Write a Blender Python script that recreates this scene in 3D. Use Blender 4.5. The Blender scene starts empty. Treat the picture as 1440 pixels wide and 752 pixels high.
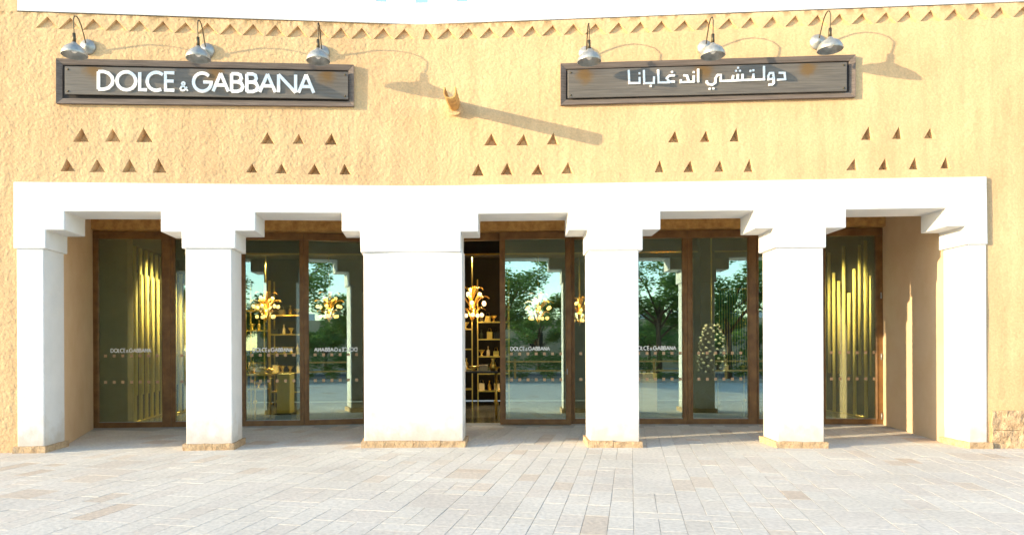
import bpy, bmesh, math, random
from mathutils import Vector, Matrix, noise
from mathutils.geometry import delaunay_2d_cdt
random.seed(7)
R = math.radians
sc = bpy.context.scene
col = sc.collection

# ------------------------------------------------------------------ camera
EYE = 1.55
FPX, CX, CY, ROLL = 990.8, 665.3, 487.1, .0046      # photograph: 1440 px wide
cd = bpy.data.cameras.new('camera'); cam = bpy.data.objects.new('camera', cd); col.objects.link(cam)
cd.sensor_width = 36; cd.lens = FPX/1440*36
cd.shift_x = (720-CX)/1440; cd.shift_y = (CY-376)/1440
cd.clip_start = .05; cd.clip_end = 2000
cam.matrix_world = Matrix.Translation((0, 0, EYE)) @ Matrix.Rotation(R(90), 4, 'X') @ Matrix.Rotation(-ROLL, 4, 'Z')
sc.camera = cam

# ------------------------------------------------------------------ light
AZ, ELEV = R(18.7), R(11.0)            # the light travels along (cos AZ, sin AZ), falling by ELEV
w = bpy.data.worlds.new('World'); sc.world = w; w.use_nodes = True
nt = w.node_tree; bg = nt.nodes['Background']
sky = nt.nodes.new('ShaderNodeTexSky'); sky.sky_type = 'NISHITA'; sky.sun_disc = False
ldir = Vector((math.cos(AZ)*math.cos(ELEV), math.sin(AZ)*math.cos(ELEV), -math.sin(ELEV)))
sky.sun_elevation = ELEV; sky.sun_rotation = math.atan2(-ldir.x, -ldir.y)
sky.air_density = 1.0; sky.dust_density = .3; sky.ozone_density = 1.0; sky.altitude = 600
nt.links.new(sky.outputs[0], bg.inputs[0]); bg.inputs[1].default_value = .15
sl = bpy.data.lights.new('sun', 'SUN'); sl.energy = 2.2; sl.angle = R(.5); sl.color = (1, .80, .50)
so = bpy.data.objects.new('sun', sl); col.objects.link(so)
so.rotation_euler = ldir.to_track_quat('-Z', 'Y').to_euler()
vs = sc.view_settings
vs.view_transform = 'Standard'; vs.look = 'None'; vs.gamma = 1; vs.use_curve_mapping = False
vs.exposure = 2.1
sc.cycles.max_bounces = 10; sc.cycles.transparent_max_bounces = 16

# ------------------------------------------------------------------ the two wings of the facade (they meet in a shallow inner corner)
XC, DC = -.7852, 10.9405
TL, TR = .0771, .0540
DEP, POR = .6646, 3.1478              # depth of the arcade, depth of the porch (both from the arcade face)
HALF = math.tan((TL+TR)/2)
def frame(side):
    t = TL if side == 'L' else -TR
    return Vector((math.cos(t), math.sin(t), 0)), Vector((-math.sin(t), math.cos(t), 0))
WF = .045                                     # wall face lies this far behind the arcade face
FR = {s: frame(s) for s in 'LR'}
O = Vector((XC, DC, 0))
def W(side, s, wd, z):
    d, n = FR[side]
    return O + d*s + n*wd + Vector((0, 0, z))
def on_wall(px, py, side, wd=0.):     # measured position on a wing (metres along the wall, height)
    dx, dy = px-CX, py-CY; c, s_ = math.cos(ROLL), math.sin(ROLL)
    u, v = c*dx-s_*dy, s_*dx+c*dy
    d, n = FR[side]; o = O + n*wd
    r = Vector((u/FPX, 1, 0)); k = n.dot(o)/n.dot(r)
    q = r*k
    return (q-o).dot(d), EYE - v/FPX*k
def S(px, py, side, wd=0.): return on_wall(px, py, side, wd)[0]
def at_depth(px, py, y):              # measured position at a given distance into the shop
    dx, dy = px-CX, py-CY; c, s_ = math.cos(ROLL), math.sin(ROLL)
    return Vector(((c*dx-s_*dy)/FPX*y, y, EYE-(s_*dx+c*dy)/FPX*y))

# ------------------------------------------------------------------ objects
BASE = {}
FIL = 1.1
def soft(s): return WF-(HALF*(FIL-abs(s))**2/(2*FIL) if abs(s) < FIL else 0)   # the plaster turns the corner softly
def tag(o, label=None, cat=None, group=None, kind=None):
    if label: o['label'] = label
    if cat: o['category'] = cat
    if group: o['group'] = group
    if kind: o['kind'] = kind
    return o
def thing(name, loc, label, cat, group=None, rz=0):
    o = bpy.data.objects.new(name, None); col.objects.link(o); o.location = loc; o.rotation_euler[2] = rz
    o.empty_display_size = .2
    BASE[o.name] = Matrix.Translation(loc) @ Matrix.Rotation(rz, 4, 'Z')
    return tag(o, label, cat, group)
class MB:
    def __init__(s): s.v = []; s.f = []; s.sm = []
    def add(s, vs_, fs, smooth=False):
        k = len(s.v); s.v += [Vector(a) for a in vs_]; s.f += [tuple(i+k for i in f) for f in fs]; s.sm += [smooth]*len(fs); return s
    def loop(s, A, B):                # solid between two matching outlines
        n = len(A)
        return s.add(list(A)+list(B), [tuple(range(n)), tuple(range(2*n-1, n-1, -1))] + [(i, n+i, n+(i+1) % n, (i+1) % n) for i in range(n)])
    def box(s, a, b):
        (x0, y0, z0), (x1, y1, z1) = a, b
        return s.loop([(x0, y0, z0), (x1, y0, z0), (x1, y1, z0), (x0, y1, z0)], [(x0, y0, z1), (x1, y0, z1), (x1, y1, z1), (x0, y1, z1)])
    def wbox(s, side, s0, s1, w0, w1, z0, z1):
        return s.loop([W(side, s0, w0, z0), W(side, s1, w0, z0), W(side, s1, w1, z0), W(side, s0, w1, z0)],
                      [W(side, s0, w0, z1), W(side, s1, w0, z1), W(side, s1, w1, z1), W(side, s0, w1, z1)])
    def tube(s, P, r, n=8, caps=True):
        P = [Vector(p) for p in P]; rr = r if isinstance(r, (list, tuple)) else [r]*len(P)
        rings = []; up = Vector((0, 0, 1))
        for i, p in enumerate(P):
            t = (P[min(i+1, len(P)-1)]-P[max(i-1, 0)]).normalized()
            a = t.cross(up if abs(t.z) < .95 else Vector((1, 0, 0))).normalized(); b = t.cross(a)
            rings.append([p+(a*math.cos(k*2*math.pi/n)+b*math.sin(k*2*math.pi/n))*rr[i] for k in range(n)])
        vs_ = [q for g in rings for q in g]
        fs = [(i*n+k, i*n+(k+1) % n, (i+1)*n+(k+1) % n, (i+1)*n+k) for i in range(len(P)-1) for k in range(n)]
        s.add(vs_, fs, True)
        if caps:
            m = len(s.v)-len(vs_); s.f += [tuple(m+k for k in range(n-1, -1, -1)), tuple(m+len(vs_)-n+k for k in range(n))]; s.sm += [False]*2
        return s
    def lathe(s, c, prof, n=16, ax=None):   # prof: (radius, height)
        c = Vector(c); z = Vector(ax or (0, 0, 1)).normalized(); a = z.cross(Vector((0, 1, 0)) if abs(z.y) < .9 else Vector((1, 0, 0))).normalized(); b = z.cross(a)
        vs_ = [c+(a*math.cos(k*2*math.pi/n)+b*math.sin(k*2*math.pi/n))*r+z*h for r, h in prof for k in range(n)]
        fs = [(i*n+k, i*n+(k+1) % n, (i+1)*n+(k+1) % n, (i+1)*n+k) for i in range(len(prof)-1) for k in range(n)]
        return s.add(vs_, fs, True)
    def ball(s, c, r, n=10, m=6, sz=1.):
        return s.lathe(c, [(max(1e-4, r*math.sin(math.pi*i/m)), -r*sz*math.cos(math.pi*i/m)) for i in range(m+1)], n)
    def build(s, name, mat, parent=None, bevel=0, seg=1):
        me = bpy.data.meshes.new(name)
        inv = BASE[parent.name].inverted() if parent else Matrix()
        me.from_pydata([inv @ v for v in s.v], [], s.f); me.polygons.foreach_set('use_smooth', s.sm)
        bm = bmesh.new(); bm.from_mesh(me); bmesh.ops.recalc_face_normals(bm, faces=bm.faces); bm.to_mesh(me); bm.free()
        me.materials.append(mat); o = bpy.data.objects.new(name, me); col.objects.link(o)
        if parent: o.parent = parent; BASE[o.name] = BASE[parent.name]
        else: BASE[o.name] = Matrix()
        if bevel:
            b = o.modifiers.new('edge', 'BEVEL'); b.width = bevel; b.segments = seg; b.limit_method = 'ANGLE'; b.angle_limit = R(35)
        return o

# ------------------------------------------------------------------ materials
def mat(name, c, rough=.7, metal=0, var=None, scale=3., bump=0., bscale=20., spec=.5, emit=None, es=0., island=False, extra=None):
    m = bpy.data.materials.new(name); m.use_nodes = True; n = m.node_tree; p = n.nodes['Principled BSDF']
    p.inputs['Roughness'].default_value = rough; p.inputs['Metallic'].default_value = metal
    p.inputs['Specular IOR Level'].default_value = spec
    tc = n.nodes.new('ShaderNodeTexCoord')
    geo = n.nodes.new('ShaderNodeNewGeometry')
    src = geo.outputs['Position']
    p.inputs['Base Color'].default_value = (*c, 1)
    if var:
        t = n.nodes.new('ShaderNodeTexNoise'); t.inputs['Scale'].default_value = scale; t.inputs['Detail'].default_value = 6
        t.inputs['Roughness'].default_value = .6
        n.links.new(src, t.inputs['Vector'])
        r = n.nodes.new('ShaderNodeValToRGB'); r.color_ramp.elements[0].position = .32; r.color_ramp.elements[1].position = .68
        r.color_ramp.elements[0].color = (*var, 1); r.color_ramp.elements[1].color = (*c, 1)
        n.links.new(t.outputs['Fac'], r.inputs[0]); n.links.new(r.outputs[0], p.inputs['Base Color'])
    if bump:
        t = n.nodes.new('ShaderNodeTexNoise'); t.inputs['Scale'].default_value = bscale; t.inputs['Detail'].default_value = 8
        n.links.new(src, t.inputs['Vector'])
        b = n.nodes.new('ShaderNodeBump'); b.inputs['Strength'].default_value = 1; b.inputs['Distance'].default_value = bump
        n.links.new(t.outputs['Fac'], b.inputs['Height']); n.links.new(b.outputs[0], p.inputs['Normal'])
    if emit:
        p.inputs['Emission Color'].default_value = (*emit, 1); p.inputs['Emission Strength'].default_value = es
    return m
M = {}
M['plaster'] = mat('ochre_plaster', (.70, .485, .265), .95, var=(.66, .42, .225), scale=1.1, bump=.013, bscale=21, spec=.1)
def plaster_relief():
    n = M['plaster'].node_tree; p = n.nodes['Principled BSDF']; g = [x for x in n.nodes if x.type == 'NEW_GEOMETRY'][0]
    b0 = [x for x in n.nodes if x.type == 'BUMP'][0]
    v = n.nodes.new('ShaderNodeTexVoronoi'); v.feature = 'SMOOTH_F1'; v.inputs['Scale'].default_value = 11; v.inputs['Smoothness'].default_value = .6
    d = n.nodes.new('ShaderNodeTexNoise'); d.inputs['Scale'].default_value = 3.5; d.inputs['Detail'].default_value = 3
    ad = n.nodes.new('ShaderNodeMixRGB'); ad.blend_type = 'ADD'; ad.inputs[0].default_value = .35
    n.links.new(g.outputs['Position'], d.inputs['Vector']); n.links.new(g.outputs['Position'], ad.inputs[1]); n.links.new(d.outputs['Color'], ad.inputs[2])
    n.links.new(ad.outputs[0], v.inputs['Vector'])
    b = n.nodes.new('ShaderNodeBump'); b.inputs['Distance'].default_value = .007; b.inputs['Strength'].default_value = .6
    sx = n.nodes.new('ShaderNodeSeparateXYZ'); n.links.new(g.outputs['Position'], sx.inputs[0])
    rm = n.nodes.new('ShaderNodeMapRange'); rm.inputs['From Min'].default_value = -3; rm.inputs['From Max'].default_value = 5; rm.inputs['To Min'].default_value = 1.; rm.inputs['To Max'].default_value = .42
    n.links.new(sx.outputs['X'], rm.inputs[0]); n.links.new(rm.outputs[0], b0.inputs['Strength']); n.links.new(rm.outputs[0], b.inputs['Strength'])
    n.links.new(v.outputs['Distance'], b.inputs['Height']); n.links.new(b0.outputs[0], b.inputs['Normal']); n.links.new(b.outputs[0], p.inputs['Normal'])
def plaster_wear():
    n = M['plaster'].node_tree; p = n.nodes['Principled BSDF']; g = [x for x in n.nodes if x.type == 'NEW_GEOMETRY'][0]
    src = p.inputs['Base Color'].links[0].from_socket
    mp = n.nodes.new('ShaderNodeMapping'); mp.inputs['Scale'].default_value = (5, 5, .5); n.links.new(g.outputs['Position'], mp.inputs[0])
    t = n.nodes.new('ShaderNodeTexNoise'); t.inputs['Scale'].default_value = 1.4; t.inputs['Detail'].default_value = 5; n.links.new(mp.outputs[0], t.inputs['Vector'])
    t2 = n.nodes.new('ShaderNodeTexNoise'); t2.inputs['Scale'].default_value = 38; t2.inputs['Detail'].default_value = 4; n.links.new(g.outputs['Position'], t2.inputs['Vector'])
    r = n.nodes.new('ShaderNodeMapRange'); r.inputs['From Min'].default_value = .35; r.inputs['From Max'].default_value = .7; r.inputs['To Min'].default_value = .90; r.inputs['To Max'].default_value = 1.05; n.links.new(t.outputs['Fac'], r.inputs[0])
    r2 = n.nodes.new('ShaderNodeMapRange'); r2.inputs['From Min'].default_value = .3; r2.inputs['From Max'].default_value = .7; r2.inputs['To Min'].default_value = .88; r2.inputs['To Max'].default_value = 1.08; n.links.new(t2.outputs['Fac'], r2.inputs[0])
    mu = n.nodes.new('ShaderNodeMath'); mu.operation = 'MULTIPLY'; n.links.new(r.outputs[0], mu.inputs[0]); n.links.new(r2.outputs[0], mu.inputs[1])
    v = n.nodes.new('ShaderNodeVectorMath'); v.operation = 'SCALE'; n.links.new(src, v.inputs[0]); n.links.new(mu.outputs[0], v.inputs['Scale']); n.links.new(v.outputs[0], p.inputs['Base Color'])
plaster_relief(); plaster_wear()
M['render'] = mat('smooth_ochre_render', (.74, .55, .36), .9, var=(.69, .49, .30), scale=2.2, bump=.003, bscale=60, spec=.1)
M['white'] = mat('white_limewash', (.73, .725, .72), .85, var=(.67, .665, .655), scale=2.3, bump=.004, bscale=22, spec=.2)
def white_dirt():
    n = M['white'].node_tree; p = n.nodes['Principled BSDF']; g = [x for x in n.nodes if x.type == 'NEW_GEOMETRY'][0]; src = p.inputs['Base Color'].links[0].from_socket
    sx = n.nodes.new('ShaderNodeSeparateXYZ'); n.links.new(g.outputs['Position'], sx.inputs[0])
    t = n.nodes.new('ShaderNodeTexNoise'); t.inputs['Scale'].default_value = 6; t.inputs['Detail'].default_value = 6; n.links.new(g.outputs['Position'], t.inputs['Vector'])
    a = n.nodes.new('ShaderNodeMath'); a.operation = 'MULTIPLY_ADD'; a.inputs[1].default_value = -.9; n.links.new(t.outputs['Fac'], a.inputs[0]); n.links.new(sx.outputs['Z'], a.inputs[2])
    r = n.nodes.new('ShaderNodeMapRange'); r.inputs['From Min'].default_value = -.35; r.inputs['From Max'].default_value = .05; r.inputs['To Min'].default_value = .55; r.inputs['To Max'].default_value = 0; n.links.new(a.outputs[0], r.inputs[0])
    mx = n.nodes.new('ShaderNodeMixRGB'); n.links.new(r.outputs[0], mx.inputs[0]); n.links.new(src, mx.inputs[1]); mx.inputs[2].default_value = (.50, .42, .32, 1); n.links.new(mx.outputs[0], p.inputs['Base Color'])
white_dirt()
M['stone'] = mat('rough_limestone', (.62, .45, .28), .95, var=(.40, .27, .16), scale=14, bump=.02, bscale=35, spec=.1)
M['wood'] = mat('door_timber', (.25, .13, .042), .45, var=(.15, .07, .022), scale=5, bump=.001, bscale=40)
M['lintel'] = mat('rough_palm_beam', (.64, .38, .12), .9, var=(.40, .20, .06), scale=9, bump=.02, bscale=25)
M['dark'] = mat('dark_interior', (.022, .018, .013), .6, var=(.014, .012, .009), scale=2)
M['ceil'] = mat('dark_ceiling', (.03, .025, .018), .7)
M['shopfloor'] = mat('polished_floor', (.12, .11, .08), .2, var=(.09, .08, .06), scale=2)
M['concrete'] = mat('olive_concrete', (.20, .16, .08), .8, var=(.11, .09, .045), scale=3, bump=.003, bscale=20)
M['gold'] = mat('brushed_gold', (.85, .62, .16), .32, 1)
M['goldp'] = mat('gold_lacquer', (.84, .66, .20), .6, 0)
M['bronze'] = mat('aged_gold', (.62, .38, .10), .38, 1)
M['black'] = mat('black_lacquer', (.012, .012, .012), .3)
M['green'] = mat('dark_green_lacquer', (.05, .07, .03), .4, var=(.035, .05, .02), scale=3)
M['steel'] = mat('galvanised_steel', (.46, .46, .44), .5, .6, var=(.30, .30, .28), scale=16)
M['iron'] = mat('dark_iron', (.10, .08, .05), .5, .7)
M['letter'] = mat('white_letter_enamel', (.88, .88, .88), .4)
M['vinyl'] = mat('etched_vinyl', (.92, .92, .90), .6)
M['sticker'] = mat('amber_vinyl', (.62, .40, .22), .6)
M['globe'] = mat('lit_globe', (1, .8, .4), .5, emit=(1, .62, .24), es=.8)
M['spot'] = mat('lit_spot', (1, .9, .7), .5, emit=(1, .85, .6), es=8)
M['blossom'] = mat('white_blossom', (.85, .82, .70), .7)
M['beige'] = mat('beige_leather', (.62, .50, .28), .6)
M['bark'] = mat('bark', (.16, .11, .07), .95, var=(.09, .06, .04), scale=12, bump=.01)
def leaf_material(name, c1, c2):
    m = mat(name, c1, .6, var=c2, scale=1.6); n = m.node_tree; p = n.nodes['Principled BSDF']; out = [x for x in n.nodes if x.type == 'OUTPUT_MATERIAL'][0]
    t = n.nodes.new('ShaderNodeBsdfTranslucent'); mx = n.nodes.new('ShaderNodeMixShader'); mx.inputs[0].default_value = .45
    src = p.inputs['Base Color'].links[0].from_socket; n.links.new(src, t.inputs[0])
    n.links.new(p.outputs[0], mx.inputs[1]); n.links.new(t.outputs[0], mx.inputs[2]); n.links.new(mx.outputs[0], out.inputs[0]); return m
M['leaf'] = leaf_material('leaf', (.20, .32, .07), (.11, .20, .05)); M['hedge'] = leaf_material('hedge_leaf', (.18, .28, .07), (.10, .17, .045))
M['ground'] = mat('sandy_ground', (.42, .37, .30), .95, var=(.34, .29, .22), scale=.3)
M['road'] = mat('asphalt', (.06, .06, .06), .9, var=(.045, .045, .045), scale=2)
M['grout'] = mat('paving_joint', (.45, .42, .37), .95)
M['kerb'] = mat('kerb_stone', (.42, .40, .36), .9, var=(.34, .32, .28), scale=6)
M['far'] = mat('far_plaster', (.55, .42, .26), .95, var=(.48, .36, .22), scale=1)

def paver_material():
    m = bpy.data.materials.new('paving_stone'); m.use_nodes = True; n = m.node_tree; p = n.nodes['Principled BSDF']
    p.inputs['Roughness'].default_value = .85; p.inputs['Specular IOR Level'].default_value = .25
    oi = n.nodes.new('ShaderNodeObjectInfo'); g = n.nodes.new('ShaderNodeNewGeometry')
    a = n.nodes.new('ShaderNodeMath'); a.operation = 'ADD'; f = n.nodes.new('ShaderNodeMath'); f.operation = 'FRACT'
    n.links.new(oi.outputs['Random'], a.inputs[0]); n.links.new(g.outputs['Random Per Island'], a.inputs[1]); n.links.new(a.outputs[0], f.inputs[0])
    r = n.nodes.new('ShaderNodeValToRGB'); r.color_ramp.interpolation = 'LINEAR'
    e = r.color_ramp.elements; e[0].position = 0; e[0].color = (.66, .61, .53, 1); e[1].position = 1; e[1].color = (.62, .51, .40, 1)
    for pos, c in ((.35, (.70, .66, .58, 1)), (.6, (.68, .64, .57, 1)), (.9, (.66, .60, .52, 1)), (.94, (.67, .59, .49, 1)), (.98, (.62, .53, .43, 1))):
        x = e.new(pos); x.color = c
    n.links.new(f.outputs[0], r.inputs[0])
    t = n.nodes.new('ShaderNodeTexNoise'); t.inputs['Scale'].default_value = 22; t.inputs['Detail'].default_value = 8
    n.links.new(g.outputs['Position'], t.inputs['Vector'])
    t2 = n.nodes.new('ShaderNodeTexNoise'); t2.inputs['Scale'].default_value = .8; t2.inputs['Detail'].default_value = 4
    n.links.new(g.outputs['Position'], t2.inputs['Vector'])
    mr = n.nodes.new('ShaderNodeMapRange'); mr.inputs['From Min'].default_value = .3; mr.inputs['From Max'].default_value = .7
    mr.inputs['To Min'].default_value = .82; mr.inputs['To Max'].default_value = 1.08
    n.links.new(t.outputs['Fac'], mr.inputs[0])
    mr2 = n.nodes.new('ShaderNodeMapRange'); mr2.inputs['From Min'].default_value = .3; mr2.inputs['From Max'].default_value = .7
    mr2.inputs['To Min'].default_value = .9; mr2.inputs['To Max'].default_value = 1.05
    n.links.new(t2.outputs['Fac'], mr2.inputs[0])
    mu = n.nodes.new('ShaderNodeMath'); mu.operation = 'MULTIPLY'; n.links.new(mr.outputs[0], mu.inputs[0]); n.links.new(mr2.outputs[0], mu.inputs[1])
    mx = n.nodes.new('ShaderNodeVectorMath'); mx.operation = 'SCALE'
    n.links.new(r.outputs[0], mx.inputs[0]); n.links.new(mu.outputs[0], mx.inputs['Scale']); n.links.new(mx.outputs[0], p.inputs['Base Color'])
    b = n.nodes.new('ShaderNodeBump'); b.inputs['Distance'].default_value = .004
    n.links.new(t.outputs['Fac'], b.inputs['Height']); n.links.new(b.outputs[0], p.inputs['Normal'])
    return m
M['paver'] = paver_material()

def glass_material(nm_, k_):
    m = bpy.data.materials.new(nm_); m.use_nodes = True; n = m.node_tree
    for x in list(n.nodes): n.nodes.remove(x)
    out = n.nodes.new('ShaderNodeOutputMaterial')
    tr = n.nodes.new('ShaderNodeBsdfTransparent'); tr.inputs[0].default_value = (.90, .93, .78, 1)
    gl = n.nodes.new('ShaderNodeBsdfGlossy'); gl.inputs['Roughness'].default_value = 0; gl.inputs[0].default_value = (.72, .96, 1, 1)
    fr = n.nodes.new('ShaderNodeFresnel'); fr.inputs[0].default_value = 1.6
    mp = n.nodes.new('ShaderNodeMath'); mp.operation = 'MULTIPLY_ADD'; mp.inputs[1].default_value = 1.; mp.inputs[2].default_value = k_
    mx = n.nodes.new('ShaderNodeMixShader')
    n.links.new(fr.outputs[0], mp.inputs[0]); n.links.new(mp.outputs[0], mx.inputs[0]); n.links.new(tr.outputs[0], mx.inputs[1]); n.links.new(gl.outputs[0], mx.inputs[2])
    n.links.new(mx.outputs[0], out.inputs[0]); return m
M['glass'] = glass_material('tinted_glass', .15); M['glass_bright'] = glass_material('coated_glass', .25)

def grain_material(name, c1, c2, lamp_reflections=(), rough=.55, metal=0.):
    m = bpy.data.materials.new(name); m.use_nodes = True; n = m.node_tree; p = n.nodes['Principled BSDF']
    p.inputs['Roughness'].default_value = rough; p.inputs['Metallic'].default_value = metal
    g = n.nodes.new('ShaderNodeNewGeometry'); mp = n.nodes.new('ShaderNodeMapping'); mp.inputs['Scale'].default_value = (.7, 12, 26)
    n.links.new(g.outputs['Position'], mp.inputs[0])
    t = n.nodes.new('ShaderNodeTexNoise'); t.inputs['Scale'].default_value = 2.2; t.inputs['Detail'].default_value = 8; t.inputs['Distortion'].default_value = .4
    n.links.new(mp.outputs[0], t.inputs['Vector'])
    r = n.nodes.new('ShaderNodeValToRGB'); r.color_ramp.elements[0].position = .3; r.color_ramp.elements[1].position = .7
    r.color_ramp.elements[0].color = (*c1, 1); r.color_ramp.elements[1].color = (*c2, 1); n.links.new(t.outputs['Fac'], r.inputs[0])
    last = r.outputs[0]
    for (cx_, cy_, cz_, rad) in lamp_reflections:             # warm reflection of each lamp shade, painted into the board colour
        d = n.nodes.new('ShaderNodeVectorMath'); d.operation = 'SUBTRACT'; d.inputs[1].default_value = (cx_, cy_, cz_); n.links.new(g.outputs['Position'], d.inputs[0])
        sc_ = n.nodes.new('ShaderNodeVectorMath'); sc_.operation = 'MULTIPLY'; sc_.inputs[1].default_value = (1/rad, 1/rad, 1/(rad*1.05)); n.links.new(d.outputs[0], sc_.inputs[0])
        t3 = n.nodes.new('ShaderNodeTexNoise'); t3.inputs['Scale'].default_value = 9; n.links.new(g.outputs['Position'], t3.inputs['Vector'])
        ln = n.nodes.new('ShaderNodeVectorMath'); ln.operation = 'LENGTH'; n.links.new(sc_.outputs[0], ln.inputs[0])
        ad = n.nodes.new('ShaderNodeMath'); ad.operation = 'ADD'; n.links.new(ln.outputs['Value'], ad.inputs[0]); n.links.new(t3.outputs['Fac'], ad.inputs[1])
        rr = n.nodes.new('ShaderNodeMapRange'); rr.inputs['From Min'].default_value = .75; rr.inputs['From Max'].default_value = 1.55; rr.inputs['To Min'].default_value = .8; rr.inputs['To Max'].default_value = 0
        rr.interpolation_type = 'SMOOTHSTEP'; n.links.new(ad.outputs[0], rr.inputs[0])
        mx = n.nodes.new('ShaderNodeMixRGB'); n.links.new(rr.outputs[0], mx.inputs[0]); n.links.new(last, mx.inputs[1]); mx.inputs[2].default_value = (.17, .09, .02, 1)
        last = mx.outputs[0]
    n.links.new(last, p.inputs['Base Color'])
    b = n.nodes.new('ShaderNodeBump'); b.inputs['Distance'].default_value = .003; n.links.new(t.outputs['Fac'], b.inputs['Height']); n.links.new(b.outputs[0], p.inputs['Normal'])
    return m

# ================================================================== GROUND
g = MB(); g.box((-400, -400, -.6), (400, 400, -.12)); tag(g.build('ground', M['ground']), 'pale sandy ground stretching away around the paved forecourt', kind='structure')
pv = MB(); pv.box((-22, -2.6, -.10), (24, 10.0, -.006))
# the paving runs on under the porch up to the doors
pts = [W('L', -18, 3.1, 0), W('L', POR*HALF, 3.1, 0), W('R', 22, 3.1, 0)]
pv.loop([(-22, 9.99, -.10), (24, 9.99, -.10), (pts[2].x, pts[2].y, -.10), (pts[1].x, pts[1].y, -.10), (pts[0].x, pts[0].y, -.10)],
        [(-22, 9.99, -.007), (24, 9.99, -.007), (pts[2].x, pts[2].y, -.007), (pts[1].x, pts[1].y, -.007), (pts[0].x, pts[0].y, -.007)])
pave = tag(pv.build('pavement', M['grout']), 'pale stone paving in front of the arcade', kind='structure')
PA = -R(12.6)                                # the courses run towards a point right of the view axis
ca, sa = math.cos(PA), math.sin(PA)
def prot(u, v): return Vector((u*ca-v*sa, u*sa+v*ca, 0))
MOD = .218
def door_line_y(x): return (pts[1].y+(x-pts[1].x)*math.tan(-TR)) if x > pts[1].x else (pts[1].y+(x-pts[1].x)*math.tan(TL))
SIZES = [(2, 2), (2, 3), (2, 1), (2, 4), (1, 2), (1, 1), (1, 3)]
def paver_mesh(nu, nv):
    a, b, h, c = nu*MOD/2-.0026, nv*MOD/2-.0026, .05, .0012
    vs_ = [(-a, -b, -h), (a, -b, -h), (a, b, -h), (-a, b, -h), (-a, -b, -c), (a, -b, -c), (a, b, -c), (-a, b, -c),
           (-a+c, -b+c, 0), (a-c, -b+c, 0), (a-c, b-c, 0), (-a+c, b-c, 0)]
    fs = [(8, 9, 10, 11)] + [(i, (i+1) % 4, 4+(i+1) % 4, 4+i) for i in range(4)] + [(4+i, 4+(i+1) % 4, 8+(i+1) % 4, 8+i) for i in range(4)]
    return vs_, fs
PM = {}
for sz in SIZES:
    v_, f_ = paver_mesh(*sz); me = bpy.data.meshes.new('paver'); me.from_pydata(v_, [], f_); me.materials.append(M['paver']); PM[sz] = (me, v_, f_)
placed = []
U0, U1, V0, V1 = -124, 124, -26, 84
taken = set()
for sp in range(U0, U1, 2):
    for v in range(V0, V1):
        for u in (sp, sp+1):
            if (u, v) in taken: continue
            opts = [z for z in SIZES if u+z[0] <= sp+2 and all((u+i, v+j) not in taken for i in range(z[0]) for j in range(z[1]))]
            wts = {(2, 2): 2.2, (2, 3): 1.2, (2, 1): 1.8, (2, 4): .3, (1, 2): 3.4, (1, 1): 1.6, (1, 3): 2.2}
            z = random.choices(opts, [wts[o] for o in opts])[0]
            for i in range(z[0]):
                for j in range(z[1]): taken.add((u+i, v+j))
            c = prot((u+z[0]/2)*MOD+.02, (v+z[1]/2)*MOD)
            if -21 < c.x < 23 and -2.3 < c.y < door_line_y(c.x)-.25: placed.append((c, z))
def prank(p):
    c, z = p
    if c.y < 5.4: return 1e9
    x = c.x/c.y*FPX+CX; 
    if not -30 < x < 1470: return 1e9
    return c.y**3/(z[0]*z[1])
placed.sort(key=prank)
rest = MB()
for k, (c, z) in enumerate(placed):
    dz = random.uniform(-.001, .001); tx, ty = random.gauss(0, .0015), random.gauss(0, .0015)
    if k < 300:
        o = bpy.data.objects.new('paver', PM[z][0]); col.objects.link(o); o.parent = pave
        o.location = (c.x, c.y, dz); o.rotation_euler = (tx, ty, PA)
    else:
        mt = Matrix.Translation((c.x, c.y, dz)) @ Matrix.Rotation(PA, 4, 'Z') @ Matrix.Rotation(tx, 4, 'X') @ Matrix.Rotation(ty, 4, 'Y')
        rest.add([mt @ Vector(a) for a in PM[z][1]], PM[z][2])
me = bpy.data.meshes.new('paver_field'); me.from_pydata(rest.v, [], rest.f); me.materials.append(M['paver'])
o = bpy.data.objects.new('paver_field', me); col.objects.link(o); o.parent = pave; o['kind'] = 'stuff'

# ================================================================== BUILDING
cb = W('L', 0, 0, 0)
bld = thing('shop_building', (cb.x, cb.y, 0), 'ochre plastered shop with a white stepped arcade over five glazed openings', 'building')

# --- plastered wall with triangular niches and a notched cornice
CORN_L = lambda px: 16.7+(px-25)*(36.2-16.7)/(590-25) + .8*math.sin((px-25)/565*math.pi)
CORN_R = lambda px: 36.2+(px-590)*(3.6-36.2)/(1440-590) + .9*math.sin((px-590)/850*math.pi)
def corn(px): return CORN_L(px) if px < 590 else CORN_R(px)
niches = {'L': [], 'R': []}
def tri(side, ax, ay, b0, b1, by): niches[side].append([on_wall(ax, ay, side, WF), on_wall(b1, by, side, WF), on_wall(b0, by, side, WF)])
A = 3.273
for ax, ay, b0, b1, by in ((130,65,90,165,130),(272,68,238,312,129),(415,65,380,460,131),(985,85,953,1020,139),(1130,92,1100,1157,139),(1280,90,1247,1308,143),
        (62,208,32,100,265),(200,208,168,240,269),(350,208,315,385,270),(483,205,456,522,272),(915,228,886,940,271),(1050,228,1023,1078,275),(1202,230,1170,1233,279),(1340,230,1316,1372,280)):
    tri('L', 75+ax/A, 160+ay/A, 75+b0/A, 75+b1/A, 160+by/A)
for ax, ay, b0, b1, by in ((167,90,133,203,146),(317,93,280,345,146),(452,87,422,480,142),(1013,78,980,1040,132),(1155,78,1126,1182,130),(1295,65,1263,1314,128),
        (107,230,75,137,286),(240,225,208,270,281),(383,230,350,410,281),(520,222,488,547,276),(942,213,918,968,270),(1083,215,1050,1108,269),(1220,213,1192,1247,268),(1355,208,1328,1380,268)):
    tri('R', 640+ax/A, 160+ay/A, 640+b0/A, 640+b1/A, 160+by/A)
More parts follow.
